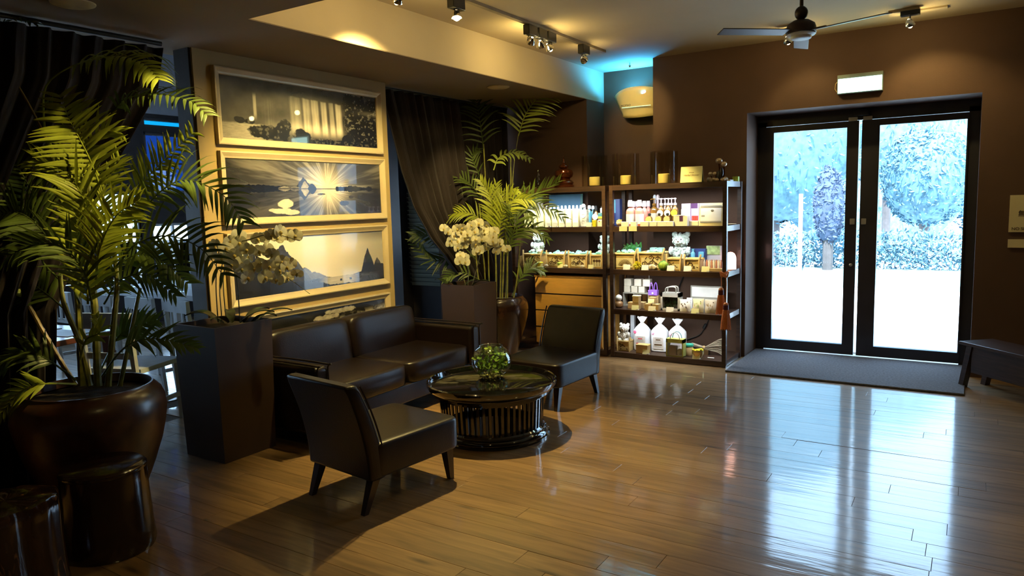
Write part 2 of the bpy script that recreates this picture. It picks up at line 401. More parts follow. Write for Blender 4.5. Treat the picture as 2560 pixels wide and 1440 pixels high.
MB().lathe([(.014, 0), (.014, .012), (.008, .016)], 12, (-.93, YD-.02, .86), M=Matrix.Rotation(PI/2, 3, 'X')).build('keyhole', M_alu, dr)
MB().box((-.88, YD-.02, 2.225), (.13, .04, .06), None, .004).build('closer_box', M_black, dr)
mt = MB().box((-.885, 6.68, .008), (1.765, 1.05, .016), None, .005).build('door_mat', mat('grey_ribbed_mat', (.11, .11, .125), .95, var=.2, scale=60, bump=.5, bscale=150))
tag(mt, 'long grey entrance mat lying in front of the glass doors', 'mat')
# ------------------------------------------------------------------ outdoors
M_pave = mat('sunlit_paving', (.80, .82, .82), .9, var=.04, scale=.6)
M_lawn = mat('lawn_outside', (.16, .24, .22), .9, var=.15, scale=1)
g = MB().bb((-40, 7.6, -.2), (40, 60, -.06)).bb((-60, -30, -.2), (-9.65, 60, -.06)).build('pavement_outside', M_pave, smooth=False); g['kind'] = 'structure'
lw = MB().bb((-9, 13.2, -.1), (9, 16, .02)).build('lawn_strip', M_lawn, smooth=False); lw['kind'] = 'structure'
def leafy(mb, c, r, n, s=.22, seed=0):
    R = random.Random(seed)
    for _ in range(n):
        v = Vector((R.gauss(0, 1), R.gauss(0, 1), R.gauss(0, 1))).normalized()*(R.random()**.4)
        p = Vector(c)+Vector((v.x*r[0], v.y*r[1], v.z*r[2])); a = Vector((R.gauss(0, 1), R.gauss(0, 1), R.gauss(0, 1))).normalized(); q = a.orthogonal().normalized(); k = s*R.uniform(.6, 1.3)
        mb.add([p-a*k, p+q*k*.4, p+a*k, p-q*k*.4], [(0, 1, 2, 3)])
    return mb
TL = [mat('hazy_leaves', (.10, .21, .27), .8, var=.2), mat('hazed_cypress_leaves', (.07, .10, .17), .8, var=.2), mat('haze_paled_leaves', (.15, .27, .33), .8, var=.2)]  # distance haze and its blue cast are mixed into the leaf colours
M_bark = mat('bark', (.10, .09, .09), .9)
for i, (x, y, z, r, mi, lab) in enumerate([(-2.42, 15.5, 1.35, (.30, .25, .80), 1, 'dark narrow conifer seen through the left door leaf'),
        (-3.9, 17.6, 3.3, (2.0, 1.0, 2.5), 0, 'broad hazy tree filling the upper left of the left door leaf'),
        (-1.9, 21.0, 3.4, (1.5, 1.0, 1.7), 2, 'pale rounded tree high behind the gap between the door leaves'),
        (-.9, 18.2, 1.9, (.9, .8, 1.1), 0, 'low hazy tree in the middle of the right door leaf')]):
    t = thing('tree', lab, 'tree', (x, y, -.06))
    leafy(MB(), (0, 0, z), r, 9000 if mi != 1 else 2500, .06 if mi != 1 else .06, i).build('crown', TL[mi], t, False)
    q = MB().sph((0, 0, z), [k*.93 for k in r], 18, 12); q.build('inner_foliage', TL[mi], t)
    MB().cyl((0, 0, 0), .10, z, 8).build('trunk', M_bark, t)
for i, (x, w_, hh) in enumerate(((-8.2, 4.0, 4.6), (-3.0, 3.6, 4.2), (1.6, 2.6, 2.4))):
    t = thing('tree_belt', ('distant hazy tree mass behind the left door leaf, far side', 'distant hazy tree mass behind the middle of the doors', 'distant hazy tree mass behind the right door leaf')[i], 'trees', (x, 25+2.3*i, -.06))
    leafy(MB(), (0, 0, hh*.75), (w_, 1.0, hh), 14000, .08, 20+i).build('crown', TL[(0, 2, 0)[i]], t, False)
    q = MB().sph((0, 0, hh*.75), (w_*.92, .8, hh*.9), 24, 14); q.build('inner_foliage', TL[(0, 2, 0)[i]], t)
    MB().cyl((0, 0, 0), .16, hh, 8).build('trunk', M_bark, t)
hd = thing('hedge', 'low clipped hedge across the lawn outside the doors', 'hedge', (-1.2, 16.2, 0))
leafy(MB(), (0, 0, .35), (5, .5, .45), 9000, .05, 9).build('foliage', TL[0], hd, False)
pl = MB().cyl((0, 0, 0), .04, 1.6, 10).build('lamp_post', mat('pale_post', (.7, .75, .8), .5)); pl.location = (-2.85, 15.0, -.06); tag(pl, 'thin pale post standing left of the dark conifer', 'post')
# ------------------------------------------------------------------ ceiling track, spotlights
M_bulb = mat('bulb_face', (1, .9, .7), .3, emis=(1, .80, .48), es=28)
M_chrome = mat('chrome', (.8, .78, .72), .12, 1, var=.02)
tr = MB().bb((-2.918, 2.75, CEIL-.022), (-2.882, 6.20, CEIL)).build('light_track', mat('cream_track', (.32, .25, .16), .5), smooth=False)
tag(tr, 'slim straight light track running along the ceiling', 'light track')
def track_spot(loc, aim, label, group=None, box=(.055, .13, .075)):
    t = thing('track_spotlight', label, 'spotlight', loc, 0, group)
    h = CEIL-loc[2]
    MB().box((0, 0, h-.022-box[2]/2), box, None, .004).build('driver_box', M_black, t)
    d = (Vector(aim)-Vector(loc)).normalized(); q = d.to_track_quat('-Z', 'Y').to_matrix()
    for s in (-1, 1): MB().tube([(0, .018*s, h-.022-box[2]), (0, .030*s, .045), q @ Vector((.030*s, 0, .01))], .0035, 6).build('arm', M_black, t)
    MB().lathe([(.010, .045), (.020, .035), (.034, .004), (.036, -.006), (.033, -.006), (.030, 0)], 20, M=q, cap=False).build('reflector_shell', M_chrome, t)
    MB().lathe([(.0001, -.003), (.030, -.003), (.030, 0), (.0001, 0)], 20, M=q, cap=False).sph(q @ Vector((0, 0, -.008)), .017, 12, 8).build('bulb', M_bulb, t)
    return d
SL = ['spotlight cut by the top edge aimed at the big palm, first on the track', 'spotlight peeping in at the top left of the track', 'brightest single spotlight on the track facing down the room', 'left one of the cluster of three track spotlights',
      'middle one of the cluster of three track spotlights', 'right one of the cluster of three track spotlights', 'last spotlight at the far right end of the track',
      'bright spotlight just below the ceiling fan', 'spotlight hanging from a short track near the top right']
for i, (p, a, e, c, sp) in enumerate(SPOTS):
    d = track_spot(p, a, SL[i], box=(.055, .13, .075) if i < 7 else (.13, .055, .035))
    light('SPOT', 'spot_light', Vector(p)+d*.02, a, e, WARM, .025, cone=c, blend=.6)
    light('POINT', 'lamp_spill', Vector(p)+d*.05, a, sp, WARM, .03)
t2 = MB().bb((-.56, 6.39, CEIL-.012), (-.22, 6.47, CEIL)).bb((-.60, 6.30, CEIL-.02), (-.40, 6.43, CEIL)).build('short_track', M_ceil, smooth=False); tag(t2, 'short cream mounting plate on the ceiling above the doors', 'light track')
# ------------------------------------------------------------------ ceiling fan
M_fan = mat('dark_bronze_fan', (.035, .016, .010), .45, .2)
fan = thing('ceiling_fan', 'dark bronze ceiling fan with a pale round underside', 'ceiling fan', (-1.0, 5.16, 2.56))
MB().lathe([(.0, .306), (.045, .305), (.045, .29), (.02, .27), (.012, .25), (.012, .17)], 20).build('down_rod', M_fan, fan)
MB().sph((0, 0, .125), (.042, .042, .045), 18, 12).build('ball_joint', M_fan, fan)
MB().lathe([(.02, .085), (.05, .078), (.085, .055), (.092, .035), (.095, .0), (.088, -.004)], 28).build('motor_housing', M_fan, fan)
MB().lathe([(.088, -.004), (.092, -.010), (.08, -.02), (.066, -.022)], 28).build('pale_ring', mat('white_enamel', (.75, .85, .88), .4), fan)
MB().lathe([(.066, -.022), (.064, -.036), (.058, -.040), (.0001, -.041)], 28).build('bottom_cap', MATS['white_enamel'], fan)
for k in range(3):
    a = math.radians(101+120*k); R = Matrix.Rotation(a, 3, 'Z') @ Matrix.Rotation(.18, 3, 'X')
    MB().box(R @ Vector((.33, 0, .005)), (.46, .10, .006), R, .003).box(R @ Vector((.12, 0, .01)), (.10, .03, .01), R, .003).build('blade', M_fan, fan)
# ------------------------------------------------------------------ insect light trap in the niche, blue glow above it
M_cream = mat('cream_plastic', (.80, .62, .30), .35, var=.03)
uv = thing('insect_light_trap', 'cream curved wall fixture glowing blue at its top in the niche', 'light trap', (-2.925, 7.24, 2.49))
P = []
nx, nz = 16, 8
vs = []; fs = []
for j in range(nz+1):
    v = j/nz
    for i in range(nx+1):
        u = i/nx*2-1
        hw = .295-.105*(1-v)**1.1
        z = -.13+.225*v + (.055*(1-u*u)*v) - .02*(1-u*u)*(1-v)
        y = -(.10+.17*(1-abs(u)**2.6)*(.55+.45*v))
        vs.append((u*hw, y, z))
for j in range(nz):
    for i in range(nx): a = j*(nx+1)+i; fs.append((a, a+1, a+nx+2, a+nx+1))
o = MB().add(vs, fs).build('curved_cover', M_cream, uv); mod(o, solid=-.008)
MB().bb((-.20, -.12, -.12), (.20, 0, .06)).build('back_box', M_cream, uv, False)
MB().bb((-.15, -.262, -.052), (.16, -.255, -.044)).build('light_slit', mat('slit_glow', (.6, .9, .8), .3, emis=(.6, .95, .8), es=.5), uv, False)
M_ink = mat('dark_print', (.04, .02, .01), .6)
text('NOMAD', .028, M_ink, 'brand_lettering', uv, (-.10, -.272, -.030), (PI/2, 0, 0))
MB().tube([(-.17, -.10, .07), (.17, -.10, .07)], .012, 10).build('blue_tube', mat('blue_tube', (.2, .6, 1), .3, emis=(.10, .55, 1.0), es=20), uv)
light('AREA', 'blue_tube_light', (-2.95, 7.10, 2.585), (-3.05, 6.95, 2.9), 20, (.04, .42, 1.0), .34, .10)
# ------------------------------------------------------------------ exit sign
ex = thing('exit_sign', 'lit white exit sign box above the entrance doors', 'sign', (-.842, YW-.03, 2.345))
MB().bb((-.172, -.03, .0), (.172, .03, .155)).build('housing', mat('grey_green_housing', (.22, .26, .23), .5), ex, False)
MB().bb((-.166, -.034, .006), (.166, -.030, .122)).build('lit_face', mat('exit_face', (.8, 1, .95), .4, emis=(.55, 1.0, .90), es=3.4), ex, False)
MB().tube([(-.172, 0, .11), (-.19, 0, .09), (-.195, .01, .05), (-.178, .02, .02)], .003, 6).build('cable', M_cream, ex)
light('AREA', 'exit_glow', (-.842, YW-.075, 2.40), (-.842, 0, 2.2), 1.3, (.6, 1.0, .9), .3, .1)
# wall notices right of the doors
M_paper = mat('warm_paper', (.72, .62, .36), .6, var=.03)
no = thing('no_smoking_notice', 'square cream notice on the wall right of the doors', 'sign', (.235, YW, 1.176))
MB().bb((0, -.012, 0), (.30, -.001, .285)).build('board', M_paper, no, False)
text('無煙餐廳', .052, M_ink, 'upper_lettering', no, (.055, -.013, .14), (PI/2, 0, 0), align='LEFT')
text('NO SMOKING', .032, M_ink, 'lower_lettering', no, (.018, -.013, .025), (PI/2, 0, 0), align='LEFT')
tag(MB().bb((.235, YW-.012, 1.055), (.535, YW-.001, 1.12)).build('small_notice', M_paper, smooth=False), 'narrow blank cream strip below the square notice', 'sign')
for (x, y), lab in (((-3.64, 5.55), 'round tan ceiling disc over the far palm'), ((-3.80, 1.98), 'large round tan ceiling disc at the top left')):
    s = thing('ceiling_speaker', lab, 'ceiling speaker', (x, y, SOF))
    MB().lathe([(.0001, -.012), (.085, -.012), (.10, -.006), (.102, 0)], 32).build('grille', mat('tan_grille', (.85, .66, .34), .6, bump=.3, bscale=300), s)
tag(MB().lathe([(.004, 0), (.006, -.02), (.012, -.03), (.004, -.045)], 10, (-2.95, 6.9, CEIL)).build('sprinkler', M_chrome), 'tiny sprinkler head hanging in the blue glow', 'sprinkler')
# ================================================================== framed landscape prints
def fbm(u, v, s, seed, oct=5, sx=1, sy=1):
    r = np.zeros_like(u); a = 1; tot = 0
    for k in range(oct):
        R = np.random.RandomState(seed*31+k); n = 64; G = R.rand(n, n)
        x = u*s*sx*2**k; y = v*s*sy*2**k
        xi = np.floor(x).astype(int); yi = np.floor(y).astype(int); fx = x-xi; fy = y-yi; fx = fx*fx*(3-2*fx); fy = fy*fy*(3-2*fy)
        g = lambda i, j: G[(xi+i) % n, (yi+j) % n]
        r += a*((g(0, 0)*(1-fx)+g(1, 0)*fx)*(1-fy)+(g(0, 1)*(1-fx)+g(1, 1)*fx)*fy); tot += a; a *= .55
    return r/tot
def sm(a, b, x): t = np.clip((x-a)/(b-a), 0, 1); return t*t*(3-2*t)
def blob(u, v, cu_, cv, ru, rv, seed, rough=.35):
    d = np.sqrt(((u-cu_)/ru)**2+((v-cv)/rv)**2)+(fbm(u*3.2, v, 9, seed)-.5)*rough*2
    return 1-sm(.85, 1.0, d)
def art_falls(u, v):
    g = .07+.10*fbm(u*3, v, 5, 1)+.08*sm(.3, .0, u)
    top = .80-.10*(u-.3)+.03*fbm(u*3, v*0, 12, 3)
    st = fbm(u*3.2, v*.06, 26, 4, 4)
    for a, b, w in ((.39, .46, .5), (.47, .52, .8), (.525, .575, 1.0), (.59, .63, 1.0), (.645, .68, .75), (.69, .735, 1.1)):
        c = (a+b)/2+.012*(.8-v); hw = (b-a)/2
        m = (1-sm(hw*.6, hw*1.25, abs(u-c)))*sm(top+.015, top-.02, v)*sm(.10, .30, v)
        g = g+m*w*(.22+.42*st)*(.65+.5*(top-v))
    g += .28*(1-sm(0.005, .012, abs(u-.185)))*sm(.80, .7, v)*sm(.3, .45, v)+.10*(1-sm(.0, .05, abs(u-.26)))*sm(.8, .6, v)*fbm(u*40, v*.1, 4, 8)
    g += .34*np.exp(-((v-.24)/.13)**2)*sm(.15, .5, u)*sm(.80, .68, u)*(.6+.5*fbm(u*2, v, 7, 5))
    fo = sm(.74, .79, u+.04*(fbm(u*3, v, 8, 6)-.5))
    g = g*(1-fo)+fo*(.03+.26*sm(.55, .72, fbm(u*3.2, v*1.3, 22, 7))+.22*np.exp(-((v-.66)/.05)**2)*sm(.8, .95, u))
    bz = sm(.29, .25, v+.02*fbm(u*6, v, 8, 9))*sm(.30, .20, u); g = g*(1-bz)+bz*(.36+.16*fbm(u*3, v*4, 18, 10))
    for c, h, r, w, s in ((.10, .31, .03, .06, 11), (.15, .30, .03, .05, 12), (.235, .14, .10, .12, 13), (.345, .20, .05, .20, 14), (.30, .10, .06, .10, 15), (.46, .12, .06, .13, 16), (.66, .03, .16, .07, 17), (.78, .10, .05, .12, 18)):
        m = blob(u, v, c, h, r, w, s); g = g*(1-m)+m*(.035+.15*sm(.5, .85, fbm(u*3, v, 16, s+40)))
    rp = sm(.14, .05, v)*sm(.45, .55, u); g = g*(1-rp*.6)+rp*.6*(.25*sm(.45, .7, fbm(u*3.5, v*1.4, 26, 60)))
    return g
def art_ice(u, v):
    hz = .50; vv = np.where(v > hz, v, 2*hz-v); du = (u-.60)*3.2; dv = (vv-.54)
    ang = np.arctan2(dv, du); rad = np.sqrt(du*du+dv*dv*1.6)
    ray_ = fbm(ang*2.6+3, rad*.25, 5, 21, 4)
    g = .13+.36*sm(.36, .80, ray_)*(.35+np.exp(-rad*.9))+.75*np.exp(-(rad/.42)**2)
    g *= np.where(v > hz, 1, .62+.4*sm(.45, .65, u)*sm(.85, .7, u)); g *= sm(-.08, .25, u)*.45+.55
    isl = (vv < hz+.075+.05*(fbm(u*5, v*0, 9, 22)-.4)-.10*np.clip(u-.0, 0, .3))*(u < .34)
    g = np.where(isl, .03, g)
    isr = (vv < hz+.03+.07*(fbm(u*5, v*0, 9, 23)-.3))*(u > .66)*(u < .93); g = np.where(isr, .06, g)
    for c, hh, w, lum, s in ((.445, .20, .055, .10, 24), (.455, .14, .03, .55, 25), (.50, .11, .03, .07, 31), (.325, .045, .045, .38, 26), (.39, .05, .04, .30, 27)):
        t = hh*np.clip(1-(abs(u-c)/w)**1.4, 0, 1)*(.8+.4*fbm(u*6, v*0, 12, s)); g = np.where(vv-hz < t, lum*(.7+.6*fbm(u*6, v*2, 10, s+9)), g)
    g = np.where(abs(v-hz) < .008, .04, g)
    for c, h, r, w, s, lum in ((.33, .23, .05, .10, 28, .85), (.30, .10, .07, .05, 29, .9), (.36, .07, .05, .05, 33, .85), (.25, .12, .03, .03, 34, .85), (.72, .22, .035, .05, 30, .10), (.77, .34, .02, .03, 35, .12), (.56, .40, .03, .02, 36, .2)):
        m = blob(u, v, c, h, r, w, s, .25); g = g*(1-m)+m*lum*(.85+.3*fbm(u*5, v*2, 9, s))
    cor = sm(.84, .98, u)*sm(.6, .0, v); g = g*(1-cor*.8)
    return g
def art_karst(u, v):
    g = .95-.35*sm(.55, 1.0, u)-.25*sm(.75, 1, v)*sm(.4, .9, u)+.03*fbm(u*3, v, 4, 41)
    hz = .17
    for c, h, w, lum, p, s in ((.48, .32, .10, .30, 1.3, 42), (.42, .42, .08, .28, 1.4, 43), (.56, .20, .05, .33, 1.2, 44), (.64, .10, .08, .40, 1, 45), (.36, .58, .10, .18, 1.2, 46), (.28, .88, .15, .13, 1.15, 47), (.10, .7, .16, .06, 1.3, 48), (.70, .10, .10, .3, 1, 49), (.95, .46, .05, .08, 1.3, 50), (.875, .66, .060, .035, 1.25, 51), (.83, .22, .09, .07, 1.1, 52), (.985, .34, .05, .06, 1.3, 53)):
        t = hz+(h-hz)*np.clip(1-(abs(u-c)/w)**p, 0, 1)*(.93+.14*fbm(u*8, v*0, 9, s)); g = np.where((v < t) & (abs(u-c) < w), lum*(.75+.5*fbm(u*6, v*3, 10, s)), g)
    wt = (v < hz+.02*fbm(u*6, v*0, 8, 54)); rf = .60*sm(.50, .60, u)*sm(.82, .72, u)*(.8+.4*fbm(u*2, v*8, 9, 55))
    g = np.where(wt, .05+rf+.10*fbm(u*4, v*6, 9, 56)*sm(.2, .5, u), g)
    sh = (v < .10+.05*fbm(u*5, v*0, 7, 57)-.10*sm(.5, .6, u)*sm(.86, .8, u)); g = np.where(sh, .035+.05*fbm(u*6, v*5, 9, 58), g)
    lf = (u < .14)*(v < .55+.3*fbm(u*9, v*0, 7, 59)); g = np.where(lf, .05+.05*fbm(u*9, v*3, 9, 60), g)
    for c in (.665, .735): g = np.where((abs(u-c) < .008) & (v > .085) & (v < .125), .02, g)
    return g
def art_shore(u, v):
    g = .04+.05*fbm(u*3, v, 6, 71)
    g += .55*np.exp(-((v-.58-.25*u)/.07)**2)*sm(.4, .62, fbm(u*3, v, 9, 72))
    for c, h, r, w, s in ((.16, .60, .05, .09, 73), (.36, .66, .05, .07, 74), (.55, .84, .09, .06, 75), (.67, .93, .10, .05, 76)):
        m = blob(u, v, c, h, r, w, s, .6); g = g*(1-m)+m*(.4+.4*fbm(u*5, v*2, 9, s))
    return g
M_print = vcol_mat('photo_print', .25, .6)
M_frm = mat('champagne_frame', (.72, .58, .34), .36, .2, var=.04, scale=4)
def picture(label, y0, y1, z0, z1, fn, nx=420, ny=150, thick=.03):
    x = -4.242; t = thing('framed_picture', label, 'picture', (x, (y0+y1)/2, z0)); w = y1-y0; h = z1-z0; f = .050
    for a, b, c, d in ((-w/2, w/2, 0, f), (-w/2, w/2, h-f, h), (-w/2, -w/2+f, 0, h), (w/2-f, w/2, 0, h)):
        hor = (b-a) > (d-c)
        # stepped moulding: outer raised ridge and lower inner ledge, mitred look
        pts = [(0, 0), (.034, .002), (.036, .010), (.030, .020), (.022, .034), (.018, .046), (.010, f)]
        vs = []; fs = []
        low = (c == 0) if hor else (a < 0)
        for e in (0, 1):
            for (px, q) in pts+[(0, f)]:
                if hor:
                    yy = (a+q if e == 0 else b-q); zz = c+q if low else d-q
                else:
                    zz = (c+q if e == 0 else d-q); yy = a+q if low else b-q
                vs.append((px, yy, zz))
        n = len(pts)+1
        fs = [(i, i+1, n+i+1, n+i) for i in range(n-1)]
        MB().add(vs, fs).build('frame_rail', M_frm, t, False)
    u, v = np.meshgrid(np.linspace(0, 1, nx), np.linspace(0, 1, ny)); g = np.clip(fn(u, v), 0, 1).ravel()
    Y = -w/2+f-.002+u.ravel()*(w-2*f+.004); Z = f-.002+v.ravel()*(h-2*f+.004)
    me = bpy.data.meshes.new('print'); me.vertices.add(nx*ny); me.vertices.foreach_set('co', np.stack([np.full(nx*ny, .008), Y, Z], 1).ravel())
    i, j = np.meshgrid(np.arange(nx-1), np.arange(ny-1)); a = (j*nx+i).ravel(); q = np.stack([a, a+1, a+1+nx, a+nx], 1).ravel()
    me.loops.add(len(q)); me.polygons.add(len(q)//4); me.loops.foreach_set('vertex_index', q); me.polygons.foreach_set('loop_start', np.arange(0, len(q), 4)); me.update(calc_edges=True)
    ca = me.color_attributes.new('Col', 'FLOAT_COLOR', 'POINT'); g = g**1.5*.95
    ca.data.foreach_set('color', np.stack([g, g*.90, g*.68, np.ones_like(g)], 1).ravel()); me.materials.append(M_print)
    o = bpy.data.objects.new('photo_print', me); COL.objects.link(o); o.parent = t
    MB().bb((.0005, -w/2+.01, .01), (.006, w/2-.01, h-.01)).build('backing', M_black, t, False)
    return t
picture('top framed wide print of a waterfall over dark rocks', 3.047, 4.634, 1.942, 2.452, art_falls)
picture('middle framed wide print of icebergs under streaky clouds', 3.050, 4.645, 1.404, 1.903, art_ice)
picture('third framed wide print of pointed hills by still water', 3.055, 4.640, .846, 1.352, art_karst)
picture('lowest framed print, mostly hidden behind the sofa', 3.055, 4.635, .26, .772, art_shore, 300, 100)
# ================================================================== seating
M_lea = mat('dark_brown_leather', (.0085, .0042, .0036), .36, var=.15, scale=14, bump=.12, bscale=160, coat=.22, coat_r=.22, spec=.35)
M_leg = mat('dark_wood_leg', (.02, .010, .007), .3, var=.2, scale=10, coat=.5)
sf = thing('sofa', 'dark brown leather two-seat sofa in front of the framed pictures', 'sofa', (-3.76, 3.87, 0))
W2 = .885
o = MB().bb((-.36, -W2+.02, .10), (.38, W2-.02, .235)).build('base', M_lea, sf); mod(o, .012)
o = MB().bb((-.40, -W2+.10, .10), (-.28, W2-.10, .60)).build('back_frame', M_lea, sf); mod(o, .02, 3)
for s in (-1, 1):
    o = MB().bb((-.40, s*W2, .09), (.40, s*(W2-.125), .535)).build('arm', M_lea, sf); mod(o, .035, 4)
    MB().tube(cr_curve([(.40, s*(W2-.02), .12), (.403, s*(W2-.02), .50), (.37, s*(W2-.018), .54), (-.36, s*(W2-.018), .54)], 24), .006, 6).build('piping', M_lea, sf)
    MB().tube(cr_curve([(.40, s*(W2-.105), .12), (.403, s*(W2-.105), .50), (.37, s*(W2-.107), .54), (-.36, s*(W2-.107), .54)], 24), .006, 6).build('piping', M_lea, sf)
    q = MB(); cushion(q, (.07, s*.378, .305), (.66, .755, .17), .22); q.build('seat_cushion', M_lea, sf)
    q = MB(); cushion(q, (-.245, s*.378, .50), (.20, .755, .37), .30, M=Matrix.Rotation(-.16, 3, 'Y')); q.build('back_cushion', M_lea, sf)
    for x in (-.33, .33): MB().taper(0, .10, .022, .022, .032, .032, (x, s*.80)).build('leg', M_leg, sf)
def slipper(label, loc, rz):
    """armless chair; local +y is its front"""
    t = thing('slipper_chair', label, 'chair', loc, rz)
    o = MB(); cushion(o, (0, .045, .262), (.54, .60, .185), .16, 40, 20); o = o.build('seat', M_lea, t)
    # curved raked back slab
    vs = []; fs = []; n = 12
    for j in range(n+1):
        v = j/n; z = .165+.50*v; yo = -.225-.135*v**1.7; th = .105-.035*v
        hw = .265+.0*v - .012*(v > .97)
        for (sx, sy) in ((-1, 0), (-.96, -.5), (.96, -.5), (1, 0), (.96, .5), (-.96, .5)):
            vs.append((sx*hw, yo+sy*th, z+(.012*(1-abs(sx)) if j == n else 0)))
    for j in range(n):
        for k in range(6): a = j*6+k; b = j*6+(k+1) % 6; fs.append((a, b, b+6, a+6))
    fs += [tuple(range(5, -1, -1)), tuple(range(n*6, n*6+6))]
    o = MB().add(vs, fs).build('backrest', M_lea, t); mod(o, .016, 3)
    for s in (-1, 1):
        MB().tube(cr_curve([(s*.262, -.225-.135*v**1.7+.040, .185+.475*v) for v in [k/8 for k in range(9)]], 20), .005, 6).build('piping', M_lea, t)
    for sx in (-1, 1):
        MB().taper(0, .20, .014, .014, .026, .026, (sx*.222, .300), (sx*.225, .275)).build('leg', M_leg, t)
        MB().taper(0, .20, .014, .014, .026, .026, (sx*.215, -.295), (sx*.215, -.215)).build('leg', M_leg, t)
    return t
slipper('dark leather armless chair nearest the camera, seen from behind', (-2.645, 2.775, 0), math.radians(-7))
slipper('dark leather armless chair facing the camera beyond the round table', (-2.69, 4.76, 0), math.radians(176))
# ================================================================== round table and bowl
M_lac = mat('black_lacquer', (.006, .005, .005), .09, var=.1, coat=1, coat_r=.03)
tb = thing('round_coffee_table', 'round black lacquered coffee table with a slatted drum base', 'table', (-2.632, 3.83, 0))
MB().lathe([(.0001, .325), (.395, .325), (.405, .33), (.413, .362), (.421, .366), (.428, .360), (.425, .335), (.415, .318), (.385, .300), (.385, .285), (.34, .275), (.0001, .275)], 72, cap=False).build('tray_top', M_lac, tb)
MB().lathe([(.30, .072), (.335, .070), (.345, .060), (.345, .050), (.356, .045), (.368, .028), (.368, .018), (.378, .012), (.378, 0), (.30, 0)], 72, cap=False).build('base_ring', M_lac, tb)
MB().lathe([(.335, .262), (.350, .262), (.350, .285), (.335, .285)], 64, cap=False).build('upper_ring', M_lac, tb)
MB().lathe([(.0001, .03), (.31, .03), (.31, .045), (.0001, .045)], 48, cap=False).build('bottom_board', M_lac, tb)
slm = MB().taper(.065, .27, .0055, .008, .0055, .008, (.328, 0), (.340, 0)).mesh('slat', M_lac)
for k in range(56):
    o = bpy.data.objects.new('slat', slm); COL.objects.link(o); o.parent = tb; o.rotation_euler.z = 2*PI*k/56
BC = on(1231, 950, 2, .325); BC = on(1230, 944, 2, .3256)
bw = thing('glass_bowl', 'round glass bowl of green leaves on the round table', 'bowl', BC)
pr = [(.06, .001)]+[(.138*math.sin(t), .118-.118*math.cos(t)) for t in [PI*(.16+.66*k/16) for k in range(17)]]
pr += [(pr[-1][0]+.004, pr[-1][1]+.004)]
top = pr[-1]
M_bg = glass('bowl_glass', (.95, .98, .95), .18, .02)
o = MB().lathe(pr, 48, cap=False).build('glass_shell', M_bg, bw)
MB().lathe([(top[0]-.004, top[1]-.003), (top[0]+.002, top[1]+.001), (top[0]-.001, top[1]+.003), (top[0]-.006, top[1])], 48, cap=False).build('rim', M_bg, bw)
MB().lathe([(.0001, .192), (.108, .192), (.1085, .193), (.0001, .193)], 40, cap=False).build('water_surface', glass('water', (.9, 1, .9), .2), bw)
M_peb = mat('pebbles', (.55, .44, .22), .5, var=.35, scale=60)
g = MB(); R = random.Random(3)
for k in range(120):
    a = R.random()*2*PI; r = .085*math.sqrt(R.random()); g.sph((r*math.cos(a), r*math.sin(a), .014+R.random()*.012), (.009, .007, .006), 7, 5)
g.build('pebbles', M_peb, bw, kind='stuff')
M_ivy = mat('bowl_leaf_green', (.34, .50, .06), .45, var=.3, scale=30)
lm = MB().add([(0, 0, 0), (.010, .006, .003), (.017, .020, 0), (.004, .032, -.003), (-.010, .026, 0), (-.012, .009, .003)], [(0, 1, 2, 3), (0, 3, 4, 5)]).mesh('leaf', M_ivy)
for k in range(210):
    v = Vector((R.gauss(0, 1), R.gauss(0, 1), R.gauss(0, 1))).normalized()*(.45+.55*R.random()**.5); p = Vector((v.x*.120, v.y*.120, .122+v.z*.088))
    if p.z < .035: continue
    o = bpy.data.objects.new('leaf', lm); COL.objects.link(o); o.parent = bw; o.location = p
    o.rotation_euler = (R.uniform(-1.4, 1.4), R.uniform(-1.4, 1.4), R.random()*6.3); o.scale = [R.uniform(.6, 1.15)]*3
# ================================================================== stools, bench
M_gl = mat('dark_glazed_ceramic', (.022, .010, .008), .16, var=.3, scale=6, coat=.7, coat_r=.12, bump=.1, bscale=20)
st = thing('drum_stool', 'smooth dark drum stool standing in front of the big left pot', 'stool', (-3.25, 1.635, 0))
MB().lathe([(.0001, 0), (.186, 0), (.192, .02), (.186, .10), (.178, .25), (.174, .36), (.170, .385), (.155, .395), (.0001, .397)], 56, cap=False).build('drum_body', M_gl, st)
MB().lathe([(.168, .386), (.1755, .380), (.177, .372), (.1745, .365)], 56, cap=False).build('top_ring', M_gl, st)
def stump_mat():
    m = mat('petrified_wood_polish', (.035, .016, .010), .14, var=.4, scale=7, coat=.8, coat_r=.06, stretch=(3, 3, .8), bump=.5, bscale=5)
    N = m.node_tree.nodes; Lk = m.node_tree.links; b = N['Principled BSDF']
    src = b.inputs['Base Color'].links[0].from_socket
    n = N.new('ShaderNodeTexNoise'); n.inputs['Scale'].default_value = 5; n.inputs['Detail'].default_value = 6; n.inputs['Distortion'].default_value = 1.5
    mp = [q for q in N if q.bl_idname == 'ShaderNodeMapping'][0]; Lk.new(mp.outputs[0], n.inputs['Vector'])
    r = N.new('ShaderNodeMapRange'); r.inputs[1].default_value = .60; r.inputs[2].default_value = .68; Lk.new(n.outputs[0], r.inputs[0])
    mx = N.new('ShaderNodeMix'); mx.data_type = 'RGBA'; Lk.new(r.outputs[0], mx.inputs[0]); Lk.new(src, mx.inputs[6]); mx.inputs[7].default_value = (.38, .17, .07, 1)
    Lk.new(mx.outputs[2], b.inputs['Base Color']); return m
vs = []; fs = []; n = 64; lv = [(0, 1.04), (.05, 1.0), (.2, .97), (.32, .97), (.375, .96), (.392, .92), (.397, .80), (.395, .4), (.394, 0)]
R = random.Random(5); ph = [R.random()*6 for _ in range(6)]
